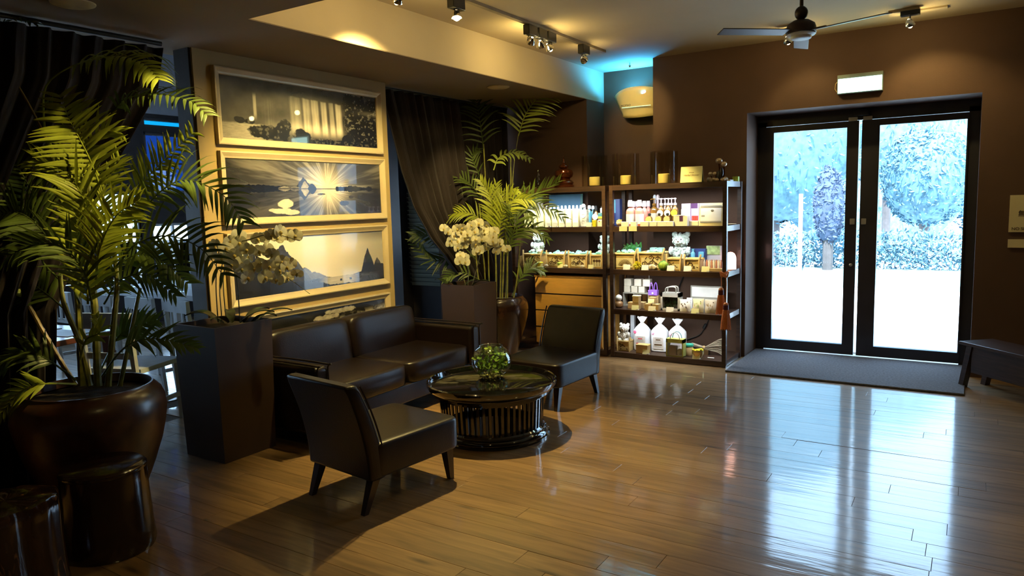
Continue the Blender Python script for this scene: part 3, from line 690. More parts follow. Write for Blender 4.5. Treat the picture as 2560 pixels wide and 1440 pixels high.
for z, s in lv:
    for k in range(n):
        a = 2*PI*k/n; r = .185*(1+.07*math.sin(3*a+ph[0])+.05*math.sin(5*a+ph[1]+z)+.03*math.sin(9*a+ph[2]+z*4)+.018*math.sin(17*a+ph[3]))*s
        vs.append((r*math.cos(a), r*math.sin(a), z+(.006*math.sin(4*a+ph[4])*s if z > .3 else 0)))
for i in range(len(lv)-1):
    for k in range(n): a = i*n+k; b = i*n+(k+1) % n; fs.append((a, b, b+n, a+n))
o = MB().add(vs, fs).build('stump_stool', stump_mat()); o.location = (-3.17, 1.21, 0)
tag(o, 'rough polished tree-stump stool at the bottom left corner', 'stool')
M_bench = mat('dark_bench_wood', (.040, .022, .018), .38, var=.3, scale=5, stretch=(1, 14, 14), coat=.3)
be = thing('bench', 'low dark wooden bench at the right edge by the wall', 'bench', (-.056, 6.441, 0), math.radians(-47.6))
BL = 1.25
o = MB().bb((0, 0, .335), (BL, .30, .36)).build('seat_board', M_bench, be, False); mod(o, .004)
MB().bb((.09, .035, .13), (BL-.09, .060, .335)).build('apron', M_bench, be, False)
MB().bb((.09, .24, .13), (BL-.09, .265, .335)).build('apron', M_bench, be, False)
for x0, x1 in ((.075, .02), (BL-.075, BL-.02)):
    for y in (.05, .25): MB().taper(0, .335, .022, .022, .025, .025, (x1-.02 if x1 < .5 else x1+.02, y), (x0, y)).build('leg', M_bench, be, False)
# ================================================================== planters and pots
M_pl = mat('dark_grey_brown_planter', (.050, .028, .019), .55, var=.05, scale=4)
M_soil = mat('dark_soil', (.02, .013, .008), .95, var=.4, scale=40, bump=.6)
def planter(label, x, y, h, a, A):
    t = thing('tall_planter', label, 'planter', (x, y, 0))
    b = MB().taper(0, h, a, a, A, A); vs = b.v; b.f.pop(1)
    k = len(b.v); i = A-.018
    b.v += [(sx*i, sy*i, h) for sx, sy in ((-1, -1), (1, -1), (1, 1), (-1, 1))]+[(sx*i, sy*i, h-.05) for sx, sy in ((-1, -1), (1, -1), (1, 1), (-1, 1))]
    b.f += [(4+q, 4+(q+1) % 4, k+(q+1) % 4, k+q) for q in range(4)]+[(k+q, k+(q+1) % 4, k+4+(q+1) % 4, k+4+q) for q in range(4)]
    b.build('tapered_box', M_pl, t, False)
    MB().bb((-i, -i, h-.06), (i, i, h-.035)).build('soil', M_soil, t, False); return t
planter('tall square dark planter left of the sofa', -3.903, 2.76, .825, .187, .205)
planter('tall square dark planter behind the far arm of the sofa', -3.93, 5.40, .78, .17, .185)
M_pot = mat('brown_glazed_jar', (.036, .015, .008), .22, var=.45, scale=5, coat=.8, coat_r=.14, bump=.12, bscale=12)
M_pot2 = mat('lit_brown_jar', (.085, .034, .014), .34, var=.5, scale=4, coat=.5, coat_r=.2, bump=.2, bscale=9)  # lighter jar copy with lamplight and golden highlights put into its mottled colour
def pot(label, x, y, R_, H, M_pot=M_pot):
    t = thing('large_glazed_pot', label, 'pot', (x, y, 0))
    P = [(.0, 0), (.55, 0), (.58, .015), (.66, .14), (.79, .32), (.90, .50), (.97, .66), (1.0, .78), (.985, .87), (.94, .93), (.88, .965), (.845, .985), (.84, 1.0), (.815, 1.0), (.81, .985), (.80, .93)]
    MB().lathe([(max(1e-4, r*R_), z*H) for r, z in P], 72, cap=False).build('jar_body', M_pot, t)
    MB().lathe([(.0001, .90*H), (.80*R_, .90*H), (.80*R_, .92*H), (.0001, .93*H)], 40, cap=False).build('soil', M_soil, t)
    MB().lathe([(.93*R_, .885*H), (.945*R_, .893*H), (.93*R_, .902*H)], 64, cap=False).build('incised_ring', M_pot, t); return t
PL_, PR_ = (-3.80, 1.88), (-3.95, 5.90)
pot('huge brown glazed pot holding the big palm on the left', *PL_, .355, .63, M_pot2)
pot('brown glazed pot under the far palm beside the drawers', *PR_, .305, .60)
# ================================================================== curtains
M_cur = mat('plum_black_curtain', (.017, .010, .010), .9, var=.15, scale=4, stretch=(20, 20, .5), sheen=.05)
def curtain(label, x, yfix, ytop, edge, z1, folds, flip):
    """edge: list of (z, y) of the free gathered edge, yfix the tied side"""
    vs = []; fs = []; nz, ny = 60, 220
    E = sorted(edge); zs = [e[0] for e in E]; ys = [e[1] for e in E]
    for j in range(nz+1):
        z = z1*j/nz; ye = float(np.interp(z, zs, ys)); wd = abs(ye-yfix)/abs(ytop-yfix)
        for i in range(ny+1):
            u = i/ny; y = yfix+(ye-yfix)*u; am = .030*(.55+.45/max(wd, .25))
            ph = u*folds*2*PI+.8*math.sin(u*7+z*.6)
            vs.append((x+am*(math.sin(ph)*.8+.25*math.sin(2.3*ph+z)), y, z))
    for j in range(nz):
        for i in range(ny): a = j*(ny+1)+i; fs.append((a, a+1, a+ny+2, a+ny+1))
    o = MB().add(vs, fs).build('curtain', M_cur); mod(o, solid=.004); tag(o, label, 'curtain'); return o
curtain('dark curtain swept back across the left opening', -4.22, .62, 2.70, [(0, 1.85), (1.0, 1.95), (1.55, 2.20), (1.74, 2.31), (2.01, 2.49), (2.24, 2.64), (2.50, 2.70)], 2.50, 15, 1)
curtain('dark curtain swept back right of the framed pictures', -4.36, 6.78, 4.78, [(0, 6.0), (.7, 5.9), (1.01, 5.60), (1.18, 5.40), (1.485, 5.16), (1.81, 5.01), (2.154, 4.90), (2.52, 4.78)], 2.52, 14, -1)
tag(MB().tube([(-4.22, .6, SOF-.02), (-4.22, 2.70, SOF-.02)], .014, 10).build('curtain_rail', M_black), 'black rail carrying the left curtain', 'curtain rail')
tag(MB().tube([(-4.36, 4.74, SOF-.015), (-4.36, 6.80, SOF-.015)], .012, 10).build('curtain_rail', M_black), 'black rail carrying the curtain right of the pictures', 'curtain rail')
# ================================================================== dining furniture
M_wht = mat('white_painted_wood', (.62, .66, .70), .45, var=.06)
M_redw = mat('red_brown_wood', (.16, .05, .025), .35, var=.2, scale=6, coat=.4)
M_orw = mat('orange_wood', (.55, .25, .06), .5, var=.2)
ct = thing('long_white_table', 'long white-topped counter table beneath the bright far window', 'table', (-6.35, 4.35, 0))
o = MB().bb((-1.25, -.45, .70), (1.15, .45, .75)).build('tabletop', M_wht, ct); mod(o, .005)
for x in (-1.15, 1.05):
    for y in (-.38, .38): MB().taper(0, .70, .025, .025, .035, .035, (x, y)).build('leg', M_wht, ct)
def dchair(name, label, loc, rz, m, sc=1.0, bk='slats'):
    t = thing(name, label, 'chair', loc, rz); s = sc
    MB().bb((-.2*s, -.2*s, .40*s), (.2*s, .2*s, .43*s)).build('seat', m, t)
    for x in (-.18, .18):
        MB().taper(0, .40*s, .014, .014, .019, .019, (x*s, .18*s)).build('leg', m, t)
        MB().taper(0, .78*s, .014, .014, .018, .016, (x*s, -.19*s), (x*s, -.25*s)).build('rear_leg', m, t)
        MB().bb((x*s-.008, -.18*s, .16*s), (x*s+.008, .18*s, .19*s)).build('stretcher', m, t)
    MB().bb((-.2*s, -.265*s, .70*s), (.2*s, -.235*s, .80*s)).build('top_rail', m, t); MB().bb((-.17*s, -.235*s, .50*s), (.17*s, -.22*s, .54*s)).build('lower_rail', m, t)
    for k in (-.09, 0, .09) if bk == 'slats' else (): MB().bb(((k-.012)*s, -.25*s, .53*s), ((k+.012)*s, -.236*s, .71*s)).build('back_slat', m, t)
    return t
dchair('dining_chair', 'white chair standing between the palm pot and the planter', (-4.98, 2.80, 0), math.radians(20), M_wht, 1.06, 'open')
c0 = dchair('dining_chair', 'white slat-back chair at the left end of the long white table', (-7.2, 3.62, 0), 0, M_wht)
for i, (x, lab) in enumerate(((-6.55, 'white slat-back chair, second along the long white table'), (-5.9, 'white slat-back chair, third along the long white table'), (-5.4, 'white slat-back chair nearest the picture panel at the long table'))):
    dup(c0, (x, 3.62+.02*i, 0), .1-.1*i, lab)
dchair('dining_chair', 'orange wooden chair behind the left side of the big pot', (-5.55, 1.98, 0), math.radians(60), M_orw)
lt = thing('dining_table', 'dark red-brown dining table behind the left palm', 'table', (-5.95, 2.35, 0), math.radians(12))
o = MB().bb((-.75, -.42, .62), (.75, .42, .66)).build('tabletop', M_redw, lt); mod(o, .006)
for x in (-.66, .66):
    for y in (-.35, .35): MB().taper(0, .62, .02, .02, .03, .03, (x, y)).build('leg', M_redw, lt)
r2 = thing('dining_table', 'small round red-brown table just behind the tall square planter', 'table', (-4.75, 3.30, 0))
MB().lathe([(.0001, .60), (.28, .60), (.29, .612), (.28, .625), (.0001, .625)], 36, cap=False).build('tabletop', M_redw, r2)
MB().lathe([(.16, 0), (.16, .015), (.03, .03), (.025, .60)], 20).build('pedestal', M_redw, r2)
M_gw = glass('glassware', (.95, .98, 1), .5, .03)
M_mat = mat('blue_grey_placemat', (.35, .42, .55), .4)
gl0 = None
ORD = ['first', 'second', 'third', 'fourth', 'fifth', 'sixth', 'seventh', 'eighth', 'ninth', 'tenth', 'eleventh']
R = random.Random(8)
for i in range(9):
    x = -7.3+.24*i; y = R.uniform(4.0, 4.7)
    if gl0 is None:
        gl0 = thing('drinking_glass', 'clear glass at the far left end of the long white table', 'glass', (x, y, .7505), 0, 'glasses on the long white table')
        MB().lathe([(.030, 0), (.036, .12), (.034, .12), (.028, .006), (.0001, .006)], 16, cap=False).build('glass_body', M_gw, gl0)
        MB().lathe([(.0001, .0), (.030, 0), (.030, .004), (.0001, .004)], 16, cap=False).build('glass_foot', M_gw, gl0)
    else: dup(gl0, (x, y, .7505), None, 'clear glass on the long white table, %s from its left end' % ORD[i])
RT = Matrix.Rotation(math.radians(12), 3, 'Z')
for i, (x, y) in enumerate(((-.5, -.25), (-.1, -.25), (.35, -.25), (-.45, .2), (.1, .2), (.5, .15))):
    p = RT @ Vector((x, y, 0))+Vector((-5.95, 2.35, .6605))
    if i % 2 == 0: dup(gl0, p, 0, 'clear glass on the %s of the dark red-brown dining table' % ('near left corner', '', 'near right corner', '', 'middle of the far side')[i], 'glasses on the dark dining table')
    o = MB().bb((-.17, -.11, 0), (.17, .11, .004)).build('placemat', M_mat, smooth=False); RP = RT @ Vector((x, y-.02 if y > 0 else y+.02, 0)); o.location = RP+Vector((-5.95, 2.35, .6602)); o.rotation_euler.z = math.radians(12)
    tag(o, 'blue grey placemat at the %s of the dark red-brown dining table' % ('near left', 'near middle', 'near right', 'far left', 'far middle', 'far right')[i], 'placemat', 'placemats on the dark dining table')
    if i % 2 == 0: o.location.x += .0; o.location += RT @ Vector((.0, .12 if y > 0 else -.0, 0)) * 0
nb = MB().bb((-.07, -.05, 0), (.07, .05, .09)).build('napkin_box', M_redw, smooth=False); nb.location = RT @ Vector((.28, .02, 0))+Vector((-5.95, 2.35, .6605)); tag(nb, 'small brown box on the dark red-brown dining table', 'box')
# ================================================================== palms
M_lf = [mat('palm_leaf_green', (.29, .34, .028), .38, var=.2, scale=6, rand=.25, spec=.6), mat('palm_leaf_shaded', (.085, .125, .020), .42, var=.25, scale=6, rand=.25), mat('palm_leaf_pale', (.38, .46, .10), .4, var=.15, scale=6, rand=.1)]  # darker copy puts the shade of fronds outside the spot into their colour
for m in M_lf:
    N = m.node_tree.nodes; Lk = m.node_tree.links; b = N['Principled BSDF']; tl = N.new('ShaderNodeBsdfTranslucent'); mx = N.new('ShaderNodeMixShader'); mx.inputs[0].default_value = .25
    Lk.new(b.inputs['Base Color'].links[0].from_socket, tl.inputs[0]); Lk.new(b.outputs[0], mx.inputs[1]); Lk.new(tl.outputs[0], mx.inputs[2]); Lk.new(mx.outputs[0], N['Material Output'].inputs[0])
M_stem = mat('palm_cane', (.19, .19, .035), .35, var=.25, scale=5, stretch=(1, 1, 4), coat=.3)
M_cane = mat('brown_petiole', (.20, .13, .03), .4, var=.2)
RF = random.Random(11)
def frond(parent, pts, L, n, droop=.5, start=.3, spread=1.0, mi=0, face=.6, wid=.011, up=0, sides=(1, -1), stemr=.006, angle=.75, name='frond'):
    """pts: world points of the rachis from base to tip; leaflets from `start` on"""
    C = cr_curve(pts, 40); mb = MB(); N = len(C)
    o0 = parent.location
    mb.tube([c-o0 for c in C[::2]], [stemr*(1-.8*i/20) for i in range(21)], 5)
    n = max(8, int(n*.78)); L *= 1.12
    for k in range(n):
        s = start+(1-start)*(k+.5)/n; i = min(int(s*(N-1)), N-2); f = s*(N-1)-i; p = C[i].lerp(C[i+1], f); T = (C[i+1]-C[i]).normalized()
        q = (s-start)/(1-start); ln = L*(.45+.55*math.sin(PI*min(1, q*1.0+.12)*.92))*(1-.35*q)
        tocam = (CAM-p).normalized(); nrm = (Vector((0, 0, 1))*(1-face)+tocam*face); nrm = (nrm-T*nrm.dot(T)).normalized(); S = T.cross(nrm)
        for sd in sides:
            a = angle*(1+.35*q)*RF.uniform(.85, 1.15)
            d = (S*sd*spread*math.cos(a)+T*math.sin(a)+nrm*(.18+up)).normalized()
            d = (d+Vector((RF.gauss(0, .06), RF.gauss(0, .06), RF.gauss(0, .06)))).normalized()
            l = ln*RF.uniform(.85, 1.1); pp = p.copy(); ws = T.copy(); prev = None; seg = 5; vs = []
            for j in range(seg+1):
                t = j/seg; w = wid*.78*(math.sin(PI*(.10+.90*t)**.75))*(1 if t < 1 else 0)+.0006; wv = (T-d*T.dot(d))
                if wv.length < .05: wv = nrm.cross(d)
                wv.normalize(); m_ = nrm*w*.35
                vs += [pp-wv*w-o0, pp+m_*.8-o0, pp+wv*w-o0]
                pp = pp+d*(l/seg); d = (d+Vector((0, 0, -1))*droop*.32*(t+.25)).normalized()
            fs = []
            for j in range(seg): a0 = j*3; fs += [(a0, a0+1, a0+4, a0+3), (a0+1, a0+2, a0+5, a0+4)]
            mb.add(vs, fs)
    return mb.build(name, M_lf[mi], parent)
def cane(parent, pts, r, rings=10, m=None, name='cane'):
    C = cr_curve(pts, 40); o0 = parent.location; P = []; Rr = []
    for i, c in enumerate(C):
        P.append(c-o0); Rr.append((r*.72 if parent.name.endswith('001') else r)*(1-.25*i/40)*(1.12 if (i % max(2, 40//rings)) == 0 else 1))
    return MB().tube(P, Rr, 8).build(name, m or M_stem, parent)
D0 = (Vector((PL_[0], PL_[1], 0))-CAM).dot(CF)
lp = thing('areca_palm', 'tall bright green palm filling the left side of the photograph', 'palm', (PL_[0], PL_[1], .585))
def A(lst): return [at(x, y, D0+dz) for x, y, dz in lst]
BY = 965
cane(lp, A([(205, BY, 0), (190, 700, .02), (150, 480, .0), (118, 345, -.02)]), .018, 9)
cane(lp, A([(245, BY, .03), (238, 800, .03), (226, 620, .03), (218, 440, .03)]), .020, 9)
cane(lp, A([(270, BY, -.03), (285, 800, -.05), (292, 700, -.05), (275, 560, -.05)]), .016, 9)
cane(lp, A([(190, BY, .05), (120, 850, .05), (70, 760, .05)]), .014, 8, M_cane)
cane(lp, A([(225, BY, -.08), (200, 860, -.08), (160, 760, -.06), (150, 690, -.06)]), .015, 8)
cane(lp, A([(300, BY, .08), (330, 820, .1), (350, 720, .1)]), .012, 8)
cane(lp, A([(118, 350, -.02), (60, 240, -.02), (-20, 110, 0)]), .007, 3, M_cane, 'petiole')
cane(lp, A([(215, 420, .03), (245, 330, .05), (290, 275, .05)]), .007, 3, M_cane, 'petiole')
def F(l, L, n, **k): return frond(lp, A(l), L, n, **k)
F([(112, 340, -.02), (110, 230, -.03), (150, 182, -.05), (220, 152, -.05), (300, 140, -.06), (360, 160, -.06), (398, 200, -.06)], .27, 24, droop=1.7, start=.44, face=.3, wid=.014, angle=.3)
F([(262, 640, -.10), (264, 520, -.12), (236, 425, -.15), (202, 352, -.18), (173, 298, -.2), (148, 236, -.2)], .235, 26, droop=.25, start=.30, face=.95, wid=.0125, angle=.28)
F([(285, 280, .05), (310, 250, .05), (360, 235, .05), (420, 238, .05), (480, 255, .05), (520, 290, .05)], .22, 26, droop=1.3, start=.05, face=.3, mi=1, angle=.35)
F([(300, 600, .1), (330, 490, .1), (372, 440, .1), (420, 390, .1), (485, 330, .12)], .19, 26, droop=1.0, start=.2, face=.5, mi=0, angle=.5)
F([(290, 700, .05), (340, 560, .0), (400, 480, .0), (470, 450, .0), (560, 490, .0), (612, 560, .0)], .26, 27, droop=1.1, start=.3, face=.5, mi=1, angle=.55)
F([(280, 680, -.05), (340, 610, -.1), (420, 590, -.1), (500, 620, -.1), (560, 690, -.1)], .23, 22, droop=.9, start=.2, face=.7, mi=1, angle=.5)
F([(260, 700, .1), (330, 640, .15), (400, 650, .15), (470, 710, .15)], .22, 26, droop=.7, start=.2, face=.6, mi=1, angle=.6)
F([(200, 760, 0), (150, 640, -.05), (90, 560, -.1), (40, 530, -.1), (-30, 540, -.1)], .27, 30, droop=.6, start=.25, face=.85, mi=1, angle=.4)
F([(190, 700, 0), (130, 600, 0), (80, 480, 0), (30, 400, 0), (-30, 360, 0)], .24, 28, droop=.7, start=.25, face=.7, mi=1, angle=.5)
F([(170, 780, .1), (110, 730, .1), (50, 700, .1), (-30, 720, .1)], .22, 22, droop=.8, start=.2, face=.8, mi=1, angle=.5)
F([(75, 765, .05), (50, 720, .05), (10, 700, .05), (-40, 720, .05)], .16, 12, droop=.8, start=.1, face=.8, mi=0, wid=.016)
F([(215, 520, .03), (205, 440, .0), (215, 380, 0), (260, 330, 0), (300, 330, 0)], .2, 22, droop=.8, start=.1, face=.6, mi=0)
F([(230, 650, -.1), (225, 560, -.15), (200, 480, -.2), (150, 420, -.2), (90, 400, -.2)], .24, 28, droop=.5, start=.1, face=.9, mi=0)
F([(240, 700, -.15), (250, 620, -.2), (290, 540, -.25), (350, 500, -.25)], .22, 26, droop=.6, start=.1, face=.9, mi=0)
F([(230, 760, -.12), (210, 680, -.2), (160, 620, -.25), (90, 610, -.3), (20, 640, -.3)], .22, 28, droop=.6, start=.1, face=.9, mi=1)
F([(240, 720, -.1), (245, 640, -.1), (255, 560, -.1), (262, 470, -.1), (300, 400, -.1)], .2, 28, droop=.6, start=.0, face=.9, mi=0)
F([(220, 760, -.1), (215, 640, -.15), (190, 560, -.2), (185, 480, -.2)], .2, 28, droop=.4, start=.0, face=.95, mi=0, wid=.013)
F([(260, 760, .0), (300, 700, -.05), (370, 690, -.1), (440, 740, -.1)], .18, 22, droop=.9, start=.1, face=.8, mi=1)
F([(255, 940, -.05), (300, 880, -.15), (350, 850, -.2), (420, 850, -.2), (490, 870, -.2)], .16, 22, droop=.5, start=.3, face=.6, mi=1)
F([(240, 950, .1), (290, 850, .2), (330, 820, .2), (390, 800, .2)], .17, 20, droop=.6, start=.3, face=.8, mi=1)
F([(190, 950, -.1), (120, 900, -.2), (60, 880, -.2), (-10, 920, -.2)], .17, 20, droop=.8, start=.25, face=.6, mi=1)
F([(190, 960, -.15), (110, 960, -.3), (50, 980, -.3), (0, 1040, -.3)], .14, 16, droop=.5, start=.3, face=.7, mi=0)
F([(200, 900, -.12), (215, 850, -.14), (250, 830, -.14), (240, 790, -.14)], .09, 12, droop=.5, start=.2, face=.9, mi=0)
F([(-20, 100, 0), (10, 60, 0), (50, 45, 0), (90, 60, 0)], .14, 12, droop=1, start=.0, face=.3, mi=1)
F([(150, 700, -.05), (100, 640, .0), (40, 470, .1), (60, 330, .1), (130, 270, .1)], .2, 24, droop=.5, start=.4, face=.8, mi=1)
# ---- far palm
D1 = (Vector((PR_[0], PR_[1], 0))-CAM).dot(CF)
rp = thing('areca_palm', 'palm with spotlit fronds in the far corner beside the shelves', 'palm', (PR_[0], PR_[1], .55))
def B(lst): return [at(x, y, D1+dz) for x, y, dz in lst]
def G(l, L, n, **k): return frond(rp, B(l), L, n, **k)
for l, r in (([(1225, 770, 0), (1222, 680, 0), (1218, 520, 0), (1212, 420, 0), (1209, 360, 0)], .010), ([(1255, 770, 0), (1262, 600, 0), (1276, 480, 0), (1277, 392, 0)], .011), ([(1262, 770, .05), (1275, 560, .05), (1284, 420, .05), (1296, 335, .05)], .008),
             ([(1205, 770, -.05), (1195, 690, -.05), (1188, 620, -.05)], .012), ([(1240, 770, -.06), (1240, 660, -.06), (1236, 580, -.05)], .013), ([(1280, 770, 0), (1295, 680, 0), (1300, 600, 0)], .011), ([(1215, 770, .05), (1208, 640, .05), (1180, 540, .05)], .010), ([(1268, 770, -.04), (1268, 640, -.04), (1262, 560, -.04)], .012), ([(1250, 770, .04), (1252, 620, .04), (1246, 500, .04)], .010)):
    cane(rp, B(l), r, 8)
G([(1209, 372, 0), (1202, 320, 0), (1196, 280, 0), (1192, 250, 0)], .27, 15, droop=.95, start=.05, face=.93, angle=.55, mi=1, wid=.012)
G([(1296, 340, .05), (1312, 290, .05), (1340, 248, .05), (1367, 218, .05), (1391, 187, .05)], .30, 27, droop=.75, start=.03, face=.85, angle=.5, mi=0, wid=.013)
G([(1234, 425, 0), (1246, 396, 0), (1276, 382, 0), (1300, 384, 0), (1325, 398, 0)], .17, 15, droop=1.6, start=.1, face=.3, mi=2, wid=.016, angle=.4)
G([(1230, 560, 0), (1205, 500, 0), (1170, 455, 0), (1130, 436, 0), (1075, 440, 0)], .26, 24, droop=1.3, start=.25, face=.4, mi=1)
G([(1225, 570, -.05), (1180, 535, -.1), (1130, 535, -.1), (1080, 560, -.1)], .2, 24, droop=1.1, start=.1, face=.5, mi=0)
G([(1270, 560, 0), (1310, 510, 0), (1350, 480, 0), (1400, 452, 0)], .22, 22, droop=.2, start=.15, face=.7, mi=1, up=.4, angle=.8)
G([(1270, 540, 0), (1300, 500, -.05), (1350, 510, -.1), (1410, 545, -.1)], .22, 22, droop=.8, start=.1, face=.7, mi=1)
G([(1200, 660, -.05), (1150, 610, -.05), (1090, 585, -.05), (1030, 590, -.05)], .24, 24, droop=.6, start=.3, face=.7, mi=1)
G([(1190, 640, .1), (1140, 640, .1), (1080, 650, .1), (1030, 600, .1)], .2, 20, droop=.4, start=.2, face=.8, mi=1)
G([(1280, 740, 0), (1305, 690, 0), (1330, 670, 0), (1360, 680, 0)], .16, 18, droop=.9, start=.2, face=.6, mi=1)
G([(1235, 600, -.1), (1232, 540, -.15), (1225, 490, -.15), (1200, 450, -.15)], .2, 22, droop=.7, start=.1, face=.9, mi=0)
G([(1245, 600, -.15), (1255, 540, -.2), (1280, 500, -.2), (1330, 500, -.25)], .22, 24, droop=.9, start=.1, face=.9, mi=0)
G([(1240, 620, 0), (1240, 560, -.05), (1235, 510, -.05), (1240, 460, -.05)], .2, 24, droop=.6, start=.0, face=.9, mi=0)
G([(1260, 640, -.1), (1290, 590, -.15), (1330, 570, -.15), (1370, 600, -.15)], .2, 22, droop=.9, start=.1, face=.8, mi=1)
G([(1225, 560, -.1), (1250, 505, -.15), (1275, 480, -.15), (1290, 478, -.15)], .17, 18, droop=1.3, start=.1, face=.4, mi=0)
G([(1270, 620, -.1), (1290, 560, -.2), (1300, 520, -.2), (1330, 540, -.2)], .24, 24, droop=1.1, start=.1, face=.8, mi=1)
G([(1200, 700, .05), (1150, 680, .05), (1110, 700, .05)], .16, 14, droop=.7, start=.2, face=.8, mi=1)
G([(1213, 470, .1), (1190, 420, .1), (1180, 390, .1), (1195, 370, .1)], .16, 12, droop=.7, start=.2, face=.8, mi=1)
# ================================================================== orchids
M_fl = mat('orchid_petal', (.92, .84, .58), .5, var=.08, scale=30, spec=.3)
N = M_fl.node_tree.nodes; Lk = M_fl.node_tree.links; b = N['Principled BSDF']; tl = N.new('ShaderNodeBsdfTranslucent'); mx = N.new('ShaderNodeMixShader'); mx.inputs[0].default_value = .15
Lk.new(b.inputs['Base Color'].links[0].from_socket, tl.inputs[0]); Lk.new(b.outputs[0], mx.inputs[1]); Lk.new(tl.outputs[0], mx.inputs[2]); Lk.new(mx.outputs[0], N['Material Output'].inputs[0])
M_flc = mat('orchid_lip', (.62, .48, .12), .5, var=.2, scale=30)
M_ol = mat('orchid_leaf', (.030, .050, .018), .35, var=.2, coat=.3)
M_os = mat('orchid_spike', (.10, .09, .03), .5)
q = MB()
def petal(mb, ang, l, w, cup=.006, z=0):
    c, s = math.cos(ang), math.sin(ang); vs = [(0, 0, z)]; n = 7
    for i in range(n+1):
        t = -1+2*i/n; a = t*PI*.5; rr = l*(.55+.45*math.cos(a)); ww = w*math.sin(a)
        vs.append((rr*c-ww*s, rr*s+ww*c, z+cup*(rr/l)**2-.003*abs(t)))
    mb.add(vs, [(0, i, i+1) for i in range(1, n+1)])
petal(q, PI/2, .034, .015); petal(q, PI/2+2.25, .033, .014); petal(q, PI/2-2.25, .033, .014)
petal(q, .12, .036, .026, .004, .003); petal(q, PI-.12, .036, .026, .004, .003)
flm = q.mesh('flower', M_fl, True); q = MB().sph((0, -.006, .008), (.008, .010, .008), 8, 6).sph((0, -.016, .010), (.004, .008, .004), 6, 4); lipm = q.mesh('lip', M_flc, True)
def orchid(label, loc, spikes, nfl, cluster, seed, D, leaves):
    t = thing('orchid_plant', label, 'orchid', loc); R = random.Random(seed); o0 = t.location
    for sp in spikes: MB().tube([c-o0 for c in cr_curve([at(x, y, D+dz) for x, y, dz in sp], 24)], [.004*(1-.5*i/24) for i in range(25)], 6).build('flower_spike', M_os, t)
    for k in range(nfl):
        x, y, dz = cluster(R, k); p = at(x, y, D+dz)
        o = bpy.data.objects.new('flower', flm); COL.objects.link(o); o.parent = t; o.location = p-o0
        d = (CAM-p).normalized(); d = (d+Vector((R.gauss(0, .35), R.gauss(0, .35), R.gauss(-.1, .25)))).normalized()
        e = d.to_track_quat('Z', 'Y').to_euler(); o.rotation_euler = e; o.rotation_euler.rotate_axis('Z', R.uniform(-.4, .4)); s = R.uniform(1.1, 1.35); o.scale = (s, s, s)
        li = bpy.data.objects.new('lip', lipm); COL.objects.link(li); li.parent = o
    for x, y, dz, ax, ln in leaves:
        b0 = Vector(at(x, y, D+dz)) - o0; dirn = Vector((math.cos(ax), math.sin(ax), 0)); vs = []; fs = []; sd = Vector((-dirn.y, dirn.x, 0))
        for j in range(9):
            u = j/8; c = b0+dirn*ln*u*.8+Vector((0, 0, ln*(.75*u-.55*u*u))); w = .032*math.sin(PI*(.12+.86*u)); vs += [c-sd*w+Vector((0, 0, .008)), c, c+sd*w+Vector((0, 0, .008))]
        for j in range(8): fs += [(j*3, j*3+1, j*3+4, j*3+3), (j*3+1, j*3+2, j*3+5, j*3+4)]
        MB().add(vs, fs).build('leaf', M_ol, t)
    return t
DA = (Vector((-3.903, 2.76, .8))-CAM).dot(CF)
L1 = [(540, 612), (556, 640), (575, 600), (590, 632), (606, 655), (618, 622), (596, 585), (640, 592), (660, 600), (676, 583), (690, 590), (700, 578), (645, 628), (668, 625), (680, 640), (655, 655), (635, 665), (672, 668), (690, 655), (706, 650), (712, 668), (728, 655), (740, 685), (715, 690), (690, 695), (620, 690), (575, 660), (560, 620), (600, 610), (628, 640), (722, 590), (735, 593), (604, 672), (530, 640), (585, 648), (700, 680), (660, 690)]
orchid('white orchid in the tall planter left of the sofa', (-3.903, 2.76, .775), [[(545, 805, 0), (540, 700, 0), (552, 620, 0), (620, 600, -.05), (680, 585, -.1), (750, 602, -.1)], [(555, 805, 0), (550, 700, .02), (575, 610, .02), (640, 640, 0), (700, 680, -.05), (775, 735, -.05)],
    [(565, 805, .03), (560, 680, .03), (600, 620, .05), (680, 640, .05), (740, 690, .05)], [(600, 805, -.03), (590, 690, -.03), (560, 640, -.03), (600, 665, -.03)]], len(L1), lambda R, k: (L1[k][0]+R.uniform(-5, 5), L1[k][1]+R.uniform(-5, 5), R.uniform(-.14, .05)), 3, DA,
    [(560, 808, 0, -2.4, .28), (600, 808, 0, .9, .26), (630, 808, 0, .2, .24), (580, 808, 0, 2.6, .26), (610, 808, 0, 1.7, .28), (570, 808, 0, -1.2, .22), (640, 806, .05, 1.0, .28), (550, 808, .05, 3.4, .28)])
DB = (Vector((-3.93, 5.40, .8))-CAM).dot(CF)
L2 = [(1128, 600), (1168, 582), (1200, 560), (1212, 588), (1145, 600), (1224, 598), (1192, 608), (1158, 566), (1232, 602), (1108, 572), (1176, 560), (1186, 598), (1118, 576), (1132, 590), (1122, 612), (1140, 620), (1152, 578), (1160, 595), (1170, 570), (1183, 560), (1190, 578), (1196, 592), (1208, 572), (1216, 560), (1225, 575), (1232, 590), (1205, 600), (1220, 605), (1175, 605), (1160, 612), (1148, 636), (1165, 642), (1185, 615), (1200, 622), (1215, 620), (1235, 612), (1248, 605), (1240, 628), (1252, 618), (1268, 622), (1150, 650), (1166, 655), (1195, 560), (1140, 570), (1178, 585), (1240, 580), (1225, 612), (1190, 632)]
